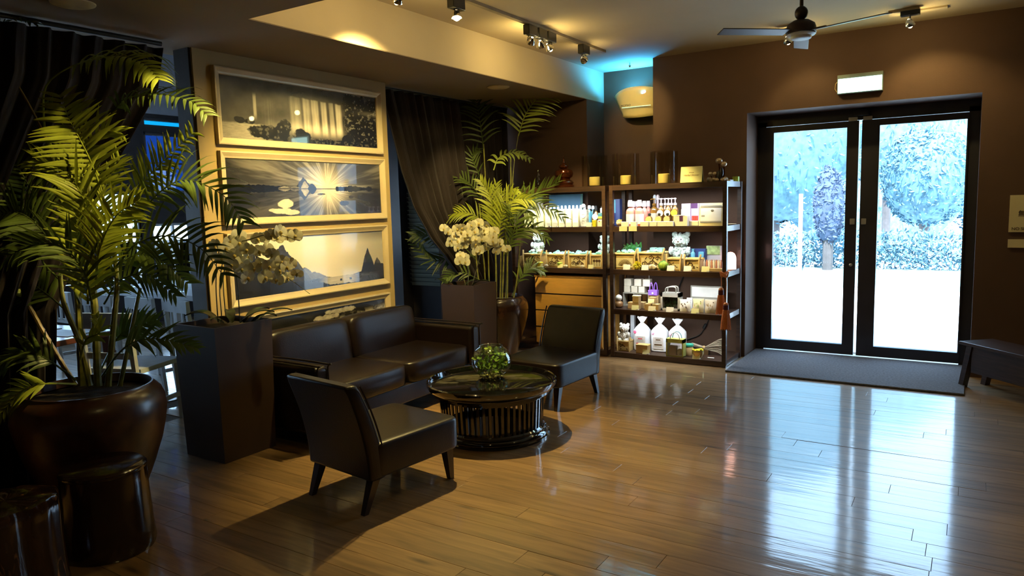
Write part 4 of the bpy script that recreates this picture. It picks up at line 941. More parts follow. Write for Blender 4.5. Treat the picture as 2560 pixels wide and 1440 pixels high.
orchid('dense white orchid cluster below the far palm', (-3.93, 5.40, .73), [[(1165, 715, 0), (1150, 660, 0), (1150, 600, 0), (1180, 570, -.05), (1120, 580, -.1)], [(1170, 715, 0), (1175, 640, 0), (1190, 580, 0), (1240, 590, 0), (1270, 625, 0)], [(1180, 715, .02), (1200, 640, .02), (1215, 570, .02), (1235, 600, .02)]],
    len(L2), lambda R, k: (L2[k][0]+R.uniform(-3, 3), L2[k][1]+R.uniform(-3, 3), R.uniform(-.2, .0)), 5, DB, [(1120, 715, 0, 3.0, .22), (1160, 716, 0, 1.0, .2), (1140, 716, 0, -1.4, .2), (1180, 716, 0, .2, .22)])
# ================================================================== display shelves
M_sh = mat('dark_shelf_wood', (.050, .026, .018), .36, var=.25, scale=4, stretch=(1, 10, 10), coat=.25)
ZL = {1: 1.646, 2: 1.257, 3: .850, 4: .469, 5: .051}
PYL = {1: 455, 2: 555, 3: 660, 4: 760, 5: 870}
def shelf_unit(label, x0, x1, levels):
    t = thing('shelf_unit', label, 'shelf', ((x0+x1)/2, 6.55, 0)); h = (x1-x0)/2; s = .036
    for sx in (-1, 1):
        for y in (-.25, .25-s): MB().bb((sx*h, y, 0), (sx*(h-s), y+s, 1.646)).build('post', M_sh, t, False)
    for l in levels:
        z = ZL[l]
        MB().bb((-h+s, -.245, z-.048), (h-s, -.225, z)).build('front_rail', M_sh, t, False)
        MB().bb((-h+s, .225, z-.048), (h-s, .245, z)).build('back_rail', M_sh, t, False)
        for sx in (-1, 1): MB().bb((sx*(h-.008), -.25+s, z-.048), (sx*(h-.028), .25-s, z)).build('side_rail', M_sh, t, False)
        MB().bb((-h+.03, -.226, z-.022), (h-.03, .226, z-.0005)).build('shelf_board', M_sh, t, False)
    return t
shelf_unit('right dark wooden shelf unit crowded with gifts beside the doors', -2.915, -1.803, (1, 2, 3, 4, 5))
shelf_unit('left dark wooden shelf unit above the pale wooden drawers', -4.02, -2.955, (1, 2, 3, 5))
M_pine = mat('honey_wood', (.80, .44, .10), .42, var=.05, scale=4, stretch=(1.5, 10, 10), coat=.15)
dw = thing('chest_of_drawers', 'honey-coloured wooden chest of drawers under the left shelf unit', 'chest of drawers', (-3.395, 6.56, .0515))
MB().bb((-.37, -.205, 0), (.37, .2, .70)).build('carcass', M_pine, dw, False)
MB().bb((-.385, -.225, .70), (.385, .2, .72)).build('top_board', M_pine, dw, False)
for k in range(4):
    d_ = MB().bb((-.375, -.225, .02+k*.172), (.37, -.206, .178+k*.172)).build('drawer', M_pine, dw, False)
    MB().bb((-.37, -.206, .178+k*.172), (.36, -.2055, .192+k*.172)).build('finger_slot', M_dark, dw, False)
M_led = mat('led_strip_glow', (.9, .95, 1), .4, emis=(.75, .9, 1.0), es=3)
for l, x0, x1, en, lab in ((1, -2.87, -1.85, 7, 'slim light strip under the top of the right shelf unit'), (2, -2.87, -1.85, 3.5, 'slim light strip under the second shelf of the right unit'), (3, -2.87, -1.85, 3.5, 'slim light strip under the third shelf of the right unit'), (4, -2.87, -1.85, 3.5, 'slim light strip under the fourth shelf of the right unit'),
                        (1, -3.97, -3.0, 8, 'slim light strip under the top of the left shelf unit'), (2, -3.97, -3.0, 3, 'slim light strip under the second shelf of the left unit')):
    t = thing('led_strip', lab, 'light strip', ((x0+x1)/2, 6.345, ZL[l]-.0235)); h = (x1-x0)/2
    MB().bb((-h, -.008, -.008), (h, .008, 0)).build('housing', C_alu if 'C_alu' in globals() else M_steel, t, False); MB().bb((-h+.01, -.006, -.010), (h-.01, .006, -.008)).build('diffuser', M_led, t, False)
    light('AREA', 'strip_light', ((x0+x1)/2, 6.35, ZL[l]-.036), ((x0+x1)/2, 6.60, ZL[l]-.6), en*1.05, (.88, .94, .95), x1-x0-.04, .02, spread=128)
# ---- helpers for the goods
def X(px, y, l): return on(px, PYL[l], 1, y).x
def I(name, label, cat, px, y, l, group=None, rz=0, dz=0): return thing(name, label, cat, (X(px, y, l), y, ZL[l]+.0005+dz), rz, group)
def pm(n, c, r=.5, **k): return mat(n, c, r, var=k.pop('var', .05), **k)
C_ye = pm('pale_yellow_card', (.85, .80, .38)); C_wh = pm('white_card', (.85, .83, .78)); C_cr = pm('cream_paper', (.80, .72, .46)); C_tn = pm('kraft_brown', (.50, .34, .15), .7, var=.1)
C_pk = pm('pink_lotion', (.75, .26, .20), .25, coat=.5); C_am = pm('amber_liquid', (.16, .075, .012), .12, coat=1, var=.2); C_yl = pm('bright_yellow', (.85, .72, .03))
C_lav = pm('lavender_card', (.62, .45, .66)); C_pur = pm('purple_felt', (.26, .11, .55), .8); C_dpur = pm('dark_purple', (.10, .03, .12)); C_gr = pm('green_leaf', (.05, .30, .06), .5, var=.3)
C_min = pm('mint_tissue', (.25, .62, .50), .6, var=.25, scale=25); C_bam = pm('bamboo', (.60, .42, .16), .5, var=.2, scale=12); C_dk = pm('dark_brown_print', (.10, .05, .015)); C_fur = mat('cream_curly_fur', (.72, .68, .58), .95, var=.2, scale=40, bump=1, bscale=90, sheen=.4)
C_mfur = mat('pale_mint_curly_fur', (.60, .74, .66), .95, var=.2, scale=40, bump=1, bscale=90, sheen=.4); C_nv = pm('navy_box', (.02, .04, .16)); C_bl = pm('blue_bottle', (.12, .36, .48), .2, coat=.6); C_red = pm('red_wrap', (.55, .05, .04)); C_or = mat('orange_tassel_thread', (.85, .25, .07), .7, var=.2, scale=80, stretch=(6, 6, .4), bump=.6, bscale=60)
C_mar = pm('maroon_band', (.11, .01, .012)); C_gry = pm('grey_felt', (.35, .33, .28), .9); C_gold = pm('gold_metal', (.70, .48, .18), .25, metal=.9); C_bot = pm('frosted_cap', (.72, .78, .85), .25, coat=.4); C_tl = pm('teal_card', (.05, .16, .17)); C_lime = pm('lime_net', (.40, .55, .06), .6, var=.4, scale=30)
C_pum = pm('white_pump', (.75, .62, .66), .2, coat=.5); C_cand = pm('candle_wax', (.88, .80, .36), .5, sub=.3); C_hol = glass('hurricane_glass', (.96, .93, .88), .10, .04); C_cel = glass('cellophane', (.97, .98, 1), .35, .12); C_shell = pm('sea_shell', (.72, .60, .45), .35, var=.25, scale=40)
def tag_card(label, px, l, w=.066, h=.046, m=None, y=6.318, group=None, dz=0):
    t = I('price_tag', label, 'price tag', px, y, l, group, dz=dz)
    R_ = Matrix.Rotation(-.28, 3, 'X')
    MB().box(R_ @ Vector((0, 0, h/2)), (w, .0015, h), R_).build('card', m or C_ye, t, False)
    MB().box((w*.33, .012, .005), (w*.3, .026, .010)).build('clip', C_wh, t, False); return t
def bx(name, label, cat, px, y, l, w, d, h, m, group=None, rz=0, dz=0, lid=None, parts=()):
    t = I(name, label, cat, px, y, l, group, rz, dz)
    MB().box((0, 0, h/2), (w, d, h), None, .002).build('body', m, t, False)
    if lid: MB().box((0, 0, h+.004), (w+.006, d+.006, .012), None, .002).build('lid', lid, t, False)
    for nm, c, s, mm in parts: MB().box(c, s).build(nm, mm, t, False)
    return t
def bottle(label, px, y, l, r, h, body, cap, capr=.55, caph=.045, lab=None, pump=False, group=None, name='bottle', disc=None):
    t = I(name, label, 'bottle', px, y, l, group)
    MB().lathe([(r*.9, 0), (r, .006), (r, h*.74), (r*.85, h*.84), (r*.42, h*.93), (r*.40, h)], 20).build('body', body, t)
    if pump:
        MB().lathe([(r*.5, h), (r*.5, h+.018), (.005, h+.022), (.005, h+.052), (.011, h+.054), (.009, h+.066)], 12).build('pump', cap, t); MB().tube([(0, 0, h+.060), (-.028, -.01, h+.060), (-.034, -.012, h+.052)], .0045, 6).build('spout', cap, t)
    else: MB().lathe([(r*capr, h), (r*capr, h+caph*.5), (r*capr*.75, h+caph)], 16).build('cap', cap, t)
    if lab: MB().lathe([(r*1.015, h*.12), (r*1.015, h*.62)], 20, cap=False).build('label_band', lab, t)
    if disc: MB().lathe([(.0001, 0), (.030, 0), (.030, .002), (.0001, .002)], 20, M=Matrix.Rotation(PI/2, 3, 'X'), c=(0, -r-.002, h*.62)).build('round_label', disc, t)
    return t
# ---- top of the units
t = I('temple_ornament', 'tall dark bronze tiered ornament on top of the left shelf unit', 'ornament', 1410, 6.52, 1)
M_brz = mat('polished_dark_bronze', (.16, .045, .018), .14, .85, var=.15)
P = [(.10, 0), (.105, .02), (.09, .03), (.10, .05), (.085, .07), (.06, .08), (.062, .09), (.088, .11), (.096, .14), (.086, .17), (.055, .187), (.03, .192), (.046, .202), (.05, .215), (.035, .23), (.015, .24), (.02, .25), (.008, .262), (.004, .285)]
MB().lathe(P, 32).build('tiered_body', M_brz, t); MB().lathe([(.112, 0), (.112, .006), (.10, .008)], 32).build('foot', M_brz, t)
MB().lathe([(.004, .285), (.007, .293), (.0005, .32)], 12).build('finial', M_brz, t)
t = I('spire_ornament', 'slim clear glass spire ornament left of the bronze one', 'ornament', 1346, 6.50, 1)
MB().lathe([(.045, 0), (.045, .01), (.018, .02), (.022, .05), (.012, .07), (.024, .09), (.012, .115), (.020, .135), (.008, .16), (.012, .175), (.003, .20)], 20).build('spire', glass('crystal', (.9, .85, .7), .6, .05), t)
for px, y, lab in ((1487, 6.52, 'tall glass hurricane with yellow candle, left one of three on the shelf tops'), (1565, 6.52, 'tall glass hurricane with yellow candle, middle one of three on the shelf tops'), (1660, 6.55, 'tall glass hurricane with yellow candle, right one of three on the shelf tops')):
    t = I('hurricane_glass', lab, 'candle holder', px, y, 1)
    MB().lathe([(.128, 0), (.128, .30), (.124, .30), (.124, .008), (.0001, .008)], 40, cap=False).build('glass_cylinder', C_hol, t)
    MB().lathe([(.0001, 0), (.128, 0), (.128, .006), (.0001, .006)], 40, cap=False).build('glass_base', C_hol, t)
    c = I('candle', lab.replace('tall glass hurricane with yellow candle', 'thick yellow pillar candle inside the glass'), 'candle', px, y, 1, dz=.009)
    MB().lathe([(.052, 0), (.054, .004), (.054, .080), (.048, .086), (.046, .080), (.0001, .078)], 28, cap=False).build('wax', C_cand, c); MB().tube([(0, 0, .078), (.002, 0, .096)], .0012, 5).build('wick', C_dk, c)
t = I('menu_card', 'large pale yellow tent card on top of the right shelf unit', 'card', 1727, 6.36, 1, rz=-.05)
R_ = Matrix.Rotation(-.16, 3, 'X'); MB().box(R_ @ Vector((0, 0, .071)), (.20, .002, .142), R_).build('front_panel', C_ye, t, False)
R2 = Matrix.Rotation(.30, 3, 'X'); MB().box(R2 @ Vector((0, 0, .070))+Vector((0, .062, 0)), (.20, .002, .140), R2).build('back_panel', C_ye, t, False)
text('Aroma', .016, C_tn, 'small_lettering', t, (.0, .010, .088), (PI/2-.16, 0, 0), .4); text('Herbal Shower', .023, C_tn, 'script_lettering', t, (.0, .006, .064), (PI/2-.16, 0, 0), .4)
t = I('tree_sculpture', 'small sculpture of round-headed bronze trees on a rocky base', 'sculpture', 1797, 6.50, 1)
g = MB(); R = random.Random(4)
for k in range(26): g.sph((R.uniform(-.09, .07), R.uniform(-.03, .03), .008+R.random()*.014), (R.uniform(.01, .024),)*3, 7, 5)
g.build('rocky_base', pm('pale_bronze', (.62, .48, .33), .3, metal=.4, var=.25), t)
for x, h, r in ((.0, .175, .030), (.045, .145, .026), (-.075, .062, .022), (-.035, .064, .020)):
    MB().tube([(x*.8, 0, .01), (x*.9+.008, 0, h*.5), (x, 0, h)], .006 if h > .1 else .004, 7).build('trunk', M_brz, t); q = MB(); q.sph((x, 0, h+.008), (r, r, r*.85), 14, 9); q.build('round_crown', MATS['pale_bronze'], t)
MB().sph((.0, .005, .05), (.024, .02, .05), 12, 8).sph((.02, .005, .08), (.02, .018, .045), 12, 8).build('dark_trunk_mass', M_dark, t)
bx('box', 'tiny olive yellow box at the back right corner of the shelf top', 'box', 1840, 6.72, 1, .05, .05, .045, C_lime); bx('box', 'small white box beside the tiny olive yellow box', 'box', 1824, 6.55, 1, .04, .10, .014, C_wh)
# ---- second shelf, left unit
t = I('poster_panel', 'dark teal blue panel leaning behind the row of pale boxes', 'panel', 1418, 6.765, 2); MB().bb((-.21, -.006, 0), (.19, .006, .325)).build('board', pm('teal_blue_panel', (.035, .13, .24)), t, False); MB().bb((.165, -.0065, 0), (.19, .007, .325)).build('edge_strip', C_tl, t, False)
t = I('poster_panel', 'pale panel leaning behind the far left pale boxes', 'panel', 1338, 6.765, 2); MB().bb((-.13, -.006, 0), (.10, .006, .30)).build('board', C_wh, t, False); MB().bb((-.13, -.0065, .27), (.10, -.006, .30)).build('green_band', C_min, t, False)
b0 = None
for k in range(11):
    px = 1368+9.4*k
    if b0 is None: b0 = bottle('pale white-capped bottle, first from the left behind the pale boxes', px, 6.60, 2, .0165, .165, C_cr, C_bot, .8, .045, group='capped bottles on the upper left shelf')
    else: dup(b0, (X(px, 6.60, 2), 6.60, ZL[2]+.0005), None, 'pale white-capped bottle, %s from the left behind the pale boxes' % ORD[k])
for k in range(8):
    px = 1320+17.3*k
    t = bx('soap_box', 'tall pale yellow box on the upper left shelf, %s from the left' % ORD[k], 'box', px, 6.47, 2, .060, .05, .175-.0, C_ye if k < 5 else C_cr)
    if k == 7: MB().lathe([(.0001, 0), (.020, 0), (.020, .002), (.0001, .002)], 20, M=Matrix.Rotation(PI/2, 3, 'X'), c=(.012, -.0255, .115)).build('round_label', C_wh, t)
    tag_card('pale price tag in front of the %s tall pale box' % ORD[k], px-3, 2, .055, .044, C_cr)
t = bx('soap_box', 'grey patterned box with an oval label at the end of the pale boxes', 'box', 1462, 6.46, 2, .066, .05, .165, pm('grey_pattern', (.42, .40, .30), var=.35, scale=25))
MB().lathe([(.0001, 0), (.025, 0), (.025, .002), (.0001, .002)], 20, M=Matrix.Diagonal((1, 1, 1.25)) @ Matrix.Rotation(PI/2, 3, 'X'), c=(-.004, -.026, .115)).build('oval_label', C_wh, t); text('SPA', .02, C_dk, 'label_lettering', t, (-.004, -.0285, .115), (PI/2, 0, 0))
o = MB().sph((0, 0, 0), .022).build('balloon_cap', C_bot); o.location = (X(1459, 6.50, 2), 6.50, ZL[2]+.201); tag(o, 'round white ball resting on the last pale boxes', 'ball')
bottle('clear bluish bottle beside the grey patterned box', 1474, 6.60, 2, .022, .17, C_bl, C_bot, .8, .035); bottle('second clear bluish bottle beside the dark bottles', 1483, 6.62, 2, .02, .165, C_bl, C_bot, .8, .035)
bottle('dark brown bottle with a white neck ring on the upper left shelf', 1491, 6.52, 2, .026, .15, C_am, M_black, .5, .05, disc=C_wh); bottle('small dark bottle left of the stacked green boxes', 1484, 6.52, 2, .018, .11, C_am, M_black)
t = bx('gift_box', 'green and yellow banded box stack at the right end', 'box', 1507, 6.50, 2, .072, .06, .13, pm('olive_brown_card', (.25, .22, .12)), parts=(('yellow_band', (0, -.031, .085), (.073, .003, .018), C_yl), ('green_band', (0, -.031, .112), (.073, .003, .034), C_tl)))
bottle('white lidded jar on top of the green and yellow box', 1509, 6.50, 2, .032, .055, C_wh, M_black, .8, .01, name='jar').location.z += .131
bx('small_box', 'small bright yellow box near the shelf post', 'box', 1486, 6.36, 2, .034, .03, .064, C_yl); t = bx('small_box', 'small pink and white box between two yellow boxes', 'box', 1500, 6.36, 2, .046, .03, .060, C_wh, parts=(('red_motif', (0, -.0155, .05), (.012, .002, .01), C_red),)); bx('small_box', 'small yellow box against the shelf post', 'box', 1510, 6.37, 2, .028, .03, .062, C_yl)
tag_card('pale price tag in front of the grey patterned box', 1472, 2, .055, .044, C_cr)
# ---- second shelf, right unit
t = bx('paper_bag', 'dark blue paper bag with a pale swoosh at the left of the second shelf', 'bag', 1543, 6.60, 2, .085, .06, .26, C_nv, parts=(('blue_swoosh', (-.02, -.031, .19), (.035, .002, .13), C_bl),))
t = I('dried_flower', 'pale gold dried flower lying by the left post', 'flower', 1549, 6.40, 2); g = MB()
for k in range(14): petal(g, k*.9, .034-.001*k, .012, .012, .004*k*.4)
o = g.build('petals', C_bam, t); o.rotation_euler = (1.1, 0, 0); o.location.z = .035; MB().sph((0, -.004, .018), (.03, .015, .018), 10, 6).build('flower_heart', C_tn, t)
for px, y, lab in ((1576, 6.42, 'front left pink lotion bottle with a pale cap'), (1599, 6.42, 'front right pink lotion bottle with a pale cap')): bottle(lab, px, y, 2, .040, .185, C_pk, C_pum, .62, .06, C_wh)
for i, px in enumerate((1583, 1592, 1611, 1621)): bottle(('pink lotion bottle in the second row, %s from the left' % ORD[i]), px, 6.53+.075*(i % 2), 2, .034, .18, C_pk, C_pum, .6, .055)
bottle('amber bottle with a dark pump behind the amber row', 1636, 6.54, 2, .040, .19, C_am, C_am, pump=True, lab=C_gry)
t = I('glass_pair', 'pair of tiny pale glass beads standing behind the amber bottles', 'ornament', 1641, 6.66, 2)
for s in (-1, 1): MB().lathe([(.012, 0), (.012, .24), (.016, .25), (.018, .27), (.010, .29), (.001, .292)], 12, (s*.016, 0, 0)).build('bead_stem', C_pum if s > 0 else C_bot, t)
for i, (px, dm) in enumerate(((1653, C_cr), (1671, C_cr), (1688, C_yl))): bottle(('round-labelled amber pump bottle, %s from the left' % ORD[i]), px, 6.46, 2, .030, .19, C_am, C_pum, pump=True, disc=dm)
for i, px in enumerate((1663, 1679)): bottle(('amber pump bottle in the back row, %s one' % ('left', 'right')[i]), px, 6.58, 2, .030, .19, C_am, C_pum, pump=True)
for i, (px, m) in enumerate(((1624, C_ye), (1648, C_ye), (1669, C_cr))): bottle(('small amber flask with a round yellow label, %s in front' % ORD[i]), px, 6.37, 2, .026, .10, C_am, M_black, disc=m, caph=.02)
for i, (px, w) in enumerate(((1563, .07), (1585, .06), (1612, .08), (1634, .07), (1656, .09), (1676, .06))): bx('white_carton', 'low white carton in the front row, %s from the left' % ORD[i], 'box', px, 6.335, 2, w, .03, .045, C_wh)
for px, lab in ((1558, 'white shelf-edge label, left one of the two'), (1582, 'white shelf-edge label, right one of the two')):
    t = I('shelf_label', lab, 'label', px, 6.298, 2); MB().bb((-.040, -.004, -.042), (.040, -.001, .004)).build('card', C_cr, t, False); MB().bb((-.03, -.0005, -.004), (.03, .01, .0)).build('clip', C_wh, t, False)
t = bx('open_carton', 'white carton with a dark window beside the pump bottles', 'box', 1704, 6.38, 2, .13, .07, .095, C_wh, parts=(('window', (.008, -.0355, .068), (.032, .003, .05), C_dpur), ('flap', (-.02, 0, .097), (.12, .075, .003), C_wh)))
bx('gift_box', 'lavender box with a cream lower half and grey print', 'box', 1717, 6.60, 2, .085, .05, .20, C_lav, parts=(('lower_label', (-.01, -.026, .12), (.07, .003, .055), C_cr), ('print', (-.01, -.026, .165), (.04, .003, .022), C_gry)))
bx('gift_box', 'lavender box with a dark purple label behind the red sachets', 'box', 1737, 6.62, 2, .09, .05, .20, C_lav, parts=(('dark_label', (.0, -.026, .178), (.068, .003, .045), C_dpur),))
t = bx('sachet_tray', 'open cream tray of red sachets', 'tray', 1737, 6.42, 2, .085, .06, .045, C_cr)
for k in range(3): MB().box((-.02+.02*k, .005, .065), (.017, .012, .05)).build('red_sachet', C_red, t, False)
t = I('framed_card', 'white framed picture card of a head at the right of the second shelf', 'frame', 1777, 6.36, 2, rz=.0); R_ = Matrix.Rotation(-.08, 3, 'X')
MB().box(R_ @ Vector((0, 0, .101)), (.215, .010, .202), R_).build('mount', C_cr, t, False)
MB().box(R_ @ Vector((.0, -.006, .105)), (.185, .002, .125), R_).build('white_sheet', C_wh, t, False)
for z in (.036, .174): MB().box(R_ @ Vector((.0, -.0075, z)), (.19, .002, .013), R_).build('grey_band', C_gry, t, False)
MB().sph(R_ @ Vector((.012, -.007, .135)), (.014, .002, .012), 12, 8).build('dark_hair_print', C_gry, t); MB().box(R_ @ Vector((-.07, -.0072, .088)), (.03, .001, .016), R_).build('small_print', C_gry, t, False)
t = I('plate', 'thin glowing cream dish at the back right of the second shelf', 'plate', 1826, 6.60, 2); MB().lathe([(.03, 0), (.05, .004), (.052, .008), (.03, .006)], 24).build('dish', C_cr, t)
# ---- teddy bears and baskets
def bear(label, px, y, l, s, m, dz=0, rz=0):
    t = I('teddy_bear', label, 'teddy bear', px, y, l, rz=rz, dz=dz)
    def fz(c, r, nm, sc=(1, 1, 1), n=60, parent=None):
        R = random.Random(int(r*1e5)); g = MB(); g.sph(c, (r*sc[0]*s, r*sc[1]*s, r*sc[2]*s), 18, 12)
        for _ in range(n):
            v = Vector((R.gauss(0, 1), R.gauss(0, 1), R.gauss(0, 1))).normalized(); p = Vector(c)+Vector((v.x*r*sc[0]*s, v.y*r*sc[1]*s, v.z*r*sc[2]*s)); g.sph(p, r*s*.17, 5, 4)
        return g.build(nm, m, parent or t)
    fz((0, 0, .065*s), .060, 'body', (1, .8, 1.05), 90)
    h = fz((0, -.01*s, .165*s), .050, 'head', (1.1, .9, .92), 110)
    for q in (-1, 1):
        fz((q*.046*s, 0, .205*s), .020, 'ear', (1, .6, 1), 22, h); fz((q*.062*s, -.03*s, .088*s), .024, 'arm', (.8, 1, 1.3), 26); fz((q*.045*s, -.055*s, .022*s), .028, 'leg', (.9, 1.25, .8), 26)
        MB().sph((q*.017*s, -.053*s, .172*s), .0045*s, 8, 6).build('eye', M_black, h)
    fz((0, -.050*s, .150*s), .018, 'muzzle', (1.1, .8, .8), 14, h); MB().sph((0, -.066*s, .156*s), (.007*s, .004*s, .005*s), 8, 6).build('nose', C_dk, h)
    return t
def basket(label, px, y, l, w, h, d, motif, tissue=C_min, hand=True, m=None, seed=0):
    t = I('gift_basket', label, 'basket', px, y, l); R = random.Random(seed)
    MB().taper(0, h, w*.46, d*.46, w*.5, d*.5).build('body', m or C_bam, t, False)
    MB().tube([(-w/2, -d/2, h), (w/2, -d/2, h), (w/2, d/2, h), (-w/2, d/2, h), (-w/2, -d/2, h)], .011, 8).build('rope_rim', C_bam, t)
    if hand:
        for s in (-1, 1): MB().tube([(s*w*.49, -d/2-.006, .0), (s*w*.51, -d/2-.01, h*.9), (s*w*.56, -d/2+.01, h+.045)], .009, 8).build('handle_post', C_bam, t)
    MB().box((0, -d*.5+.004, h*.47), (w*.80, .004, h*.72)).build('print_panel', C_cr, t, False)
    g = MB(); yy = -d*.5+.0005
    if motif == 'rings':
        for cx, cz, r in ((-.30, .22, .085), (-.12, .12, .07), (.02, .30, .08), (-.02, .60, .07), (.26, .55, .07), (.2, .18, .05)):
            g.tube([(cx*w+r*h*1.1*math.cos(a), yy, h*(.15+cz)+r*h*1.1*math.sin(a)) for a in [k*PI/5 for k in range(11)]], .0035, 5)
            g.box((cx*w+r*w*1.2, yy, h*(.15+cz)+r*h), (.025*h/.1, .003, .008), Matrix.Rotation(.7, 3, 'Y'))
        for cx in (-.2, .12): g.box((cx*w, yy, h*.70), (.028, .003, .007), Matrix.Rotation(-.8, 3, 'Y'))
    elif motif == 'fan':
        for k in range(13):
            a = PI*(.08+.84*k/12); q = Matrix.Rotation(-a, 3, 'Y'); g.box(Vector((math.cos(a)*h*.36+.01, yy, h*.16+math.sin(a)*h*.36)), (h*.26, .003, .005), q)
    elif motif == 'flowers':
        for cx in (-.22, .02, .24):
            g.box((cx*w, yy, h*.35), (.003, .003, h*.35)); g.sph((cx*w, yy, h*.58), (.014, .002, .014), 10, 6)
    else:
        for k in range(12): g.box((R.uniform(-.34, .34)*w, yy, h*R.uniform(.2, .75)), (.016, .003, .008), Matrix.Rotation(R.uniform(-1, 1), 3, 'Y'))
    g.build('print', C_dk, t)
    if tissue:
        g = MB()
        for k in range(16): g.sph((R.uniform(-.42, .42)*w, R.uniform(-.35, .35)*d, h+R.uniform(.0, .022)), (R.uniform(.016, .03), .02, R.uniform(.010, .024)), 6, 4)
        g.build('tissue_paper', tissue, t, False)
    return t
BD = .19
basket('ring-print basket under the small white bear on the left shelf', 1343, 6.46, 3, .205, .125, BD, 'rings', seed=1)
basket('ring-print basket, second from the left on the left shelf', 1401, 6.46, 3, .20, .125, BD, 'rings', seed=2)
basket('ring-print basket, third from the left on the left shelf', 1456, 6.46, 3, .195, .125, BD, 'rings', seed=3)
basket('sunflower-print basket next to the middle shelf posts', 1502, 6.46, 3, .12, .125, BD, 'flowers', seed=4)
bear('small white bear in the leftmost basket of the left shelf', 1348, 6.47, 3, .95, C_mfur, .135); bear('small pale bear beside the middle shelf posts', 1513, 6.52, 3, .80, C_mfur, .135)
bx('small_box', 'small tan wooden box at the far left end of the third shelf', 'box', 1309, 6.42, 3, .06, .05, .105, C_bam)
for px, lab in ((1318, 'low yellow price tag by the tan wooden box'), (1350, 'yellow price tag before the first ring-print basket'), (1400, 'yellow price tag before the second ring-print basket'), (1476, 'yellow price tag before the third ring-print basket')): tag_card(lab, px, 3, .058, .04)
for px, lab, s in ((1350, 'round yellow tin behind its price tag', 1), (1399, 'small yellow net pouch by the second basket', .8)):
    t = I('yellow_tin', lab, 'tin', px, 6.345, 3); MB().lathe([(.026*s, 0), (.028*s, .03), (.034*s, .045), (.030*s, .052), (.001, .056)], 18).build('tin_body', C_yl if s == 1 else C_lime, t)
for px, lab in ((1366, 'pale sea shell between the first two baskets'), (1414, 'flat pale shell in front of the second basket'), (1455, 'flat pale shell in front of the third basket')):
    t = I('sea_shell', lab, 'shell', px, 6.34, 3); g = MB()
    for k in range(7): a = -.9+k*.3; g.sph((math.sin(a)*.016, 0, .008+math.cos(a)*.010), (.009, .007, .014), 8, 5, Matrix.Rotation(a, 3, 'Y'))
    g.build('ribbed_shell', C_shell, t)
basket('fan-print basket at the left of the right unit', 1570, 6.46, 3, .225, .145, BD, 'fan', seed=5)
basket('large ring-print basket in the middle of the right unit', 1636, 6.46, 3, .235, .155, BD, 'rings', seed=6)
basket('small basket in front of the big curly bear', 1690, 6.42, 3, .13, .105, .12, 'leaves', None, seed=7)
basket('small dark-print basket in front of the blue boxed set', 1736, 6.42, 3, .135, .105, .12, 'leaves', None, seed=8)
bear('big pale mint curly bear sitting behind the small basket', 1703, 6.58, 3, 1.32, C_mfur, .05)
for i, (px, m, lab) in enumerate(((1597, C_bl, 'small blue and white box in the fan-print basket'), (1634, C_min, 'mint green box in the large basket, left one'), (1652, C_min, 'mint green box in the large basket, right one'))): bx('small_box', lab, 'box', px, 6.45, 3, .055 if i else .045, .05, .04, m, rz=.25-.2*i, dz=.163)
t = I('fern', 'bright green artificial fern behind the baskets of the right unit', 'fern', 1600, 6.56, 3, dz=.12); R = random.Random(2)
for k in range(9):
    a = -2.6+k*.33; L = .11+.05*R.random(); g = MB(); pts = cr_curve([(0, 0, 0), (math.sin(a)*L*.4, 0, .06), (math.sin(a)*L, -.02, .07+.04*math.cos(a))], 10); g.tube(pts, .002, 4)
    for p in pts[2:]:
        for s in (-1, 1): q = p+Vector((0, 0, 0)); e = Vector((s*.012*abs(math.cos(a))+.01*math.sin(a), -.006, .012*s)); g.add([q, q+e*1.0+Vector((.006, 0, 0)), q+e*2.0, q+e*1.0-Vector((.006, 0, 0))], [(0, 1, 2, 3)])
    g.build('fern_frond', C_gr, t, False)
t = I('pompom_flower', 'shaggy golden yellow flower ball before the baskets', 'flower', 1593, 6.35, 3); g = MB(); R = random.Random(6)
for k in range(150):
    v = Vector((R.gauss(0, 1), R.gauss(0, .7), R.gauss(0, 1))).normalized(); g.tube([Vector((0, 0, .042))+v*.012, Vector((0, 0, .042))+Vector((v.x*.040, v.y*.03, v.z*.040))], [.005, .002], 4, False)
g.build('petal_ball', C_yl, t)
t = I('round_disc', 'round pale disc leaning above the golden flower ball', 'disc', 1584, 6.375, 3, dz=.095); MB().lathe([(.0001, -.003), (.036, -.003), (.038, 0), (.036, .003), (.0001, .003)], 24, M=Matrix.Rotation(PI/2, 3, 'X'), c=(0, 0, .036)).build('disc_body', C_ye, t); MB().box((0, 0, -.048), (.004, .003, .092)).build('pick', C_bam, t)
t = I('sea_shell', 'large pale sea shell in front of the large basket', 'shell', 1630, 6.345, 3); g = MB()
for k in range(9): a = -1.1+k*.27; g.sph((math.sin(a)*.028, 0, .012+math.cos(a)*.020), (.012, .010, .024), 8, 5, Matrix.Rotation(a, 3, 'Y'))
g.build('ribbed_shell', C_shell, t)
t = I('net_ball', 'round lime green net-wrapped ball before the baskets', 'ball', 1659, 6.35, 3); MB().sph((0, 0, .044), (.048, .04, .044), 18, 12).build('ball_core', C_lime, t); g = MB()
for k in range(8): g.tube([(.049*math.cos(u)*math.cos(k*PI/8), .041*math.cos(u)*math.sin(k*PI/8), .044+.045*math.sin(u)) for u in [j*PI/12 for j in range(24)]], .0018, 4)
g.build('net', C_gr, t)
t = bx('gift_set_box', 'dark blue boxed set with blue bottles right of the big bear', 'gift set', 1746, 6.57, 3, .155, .07, .19, C_nv)
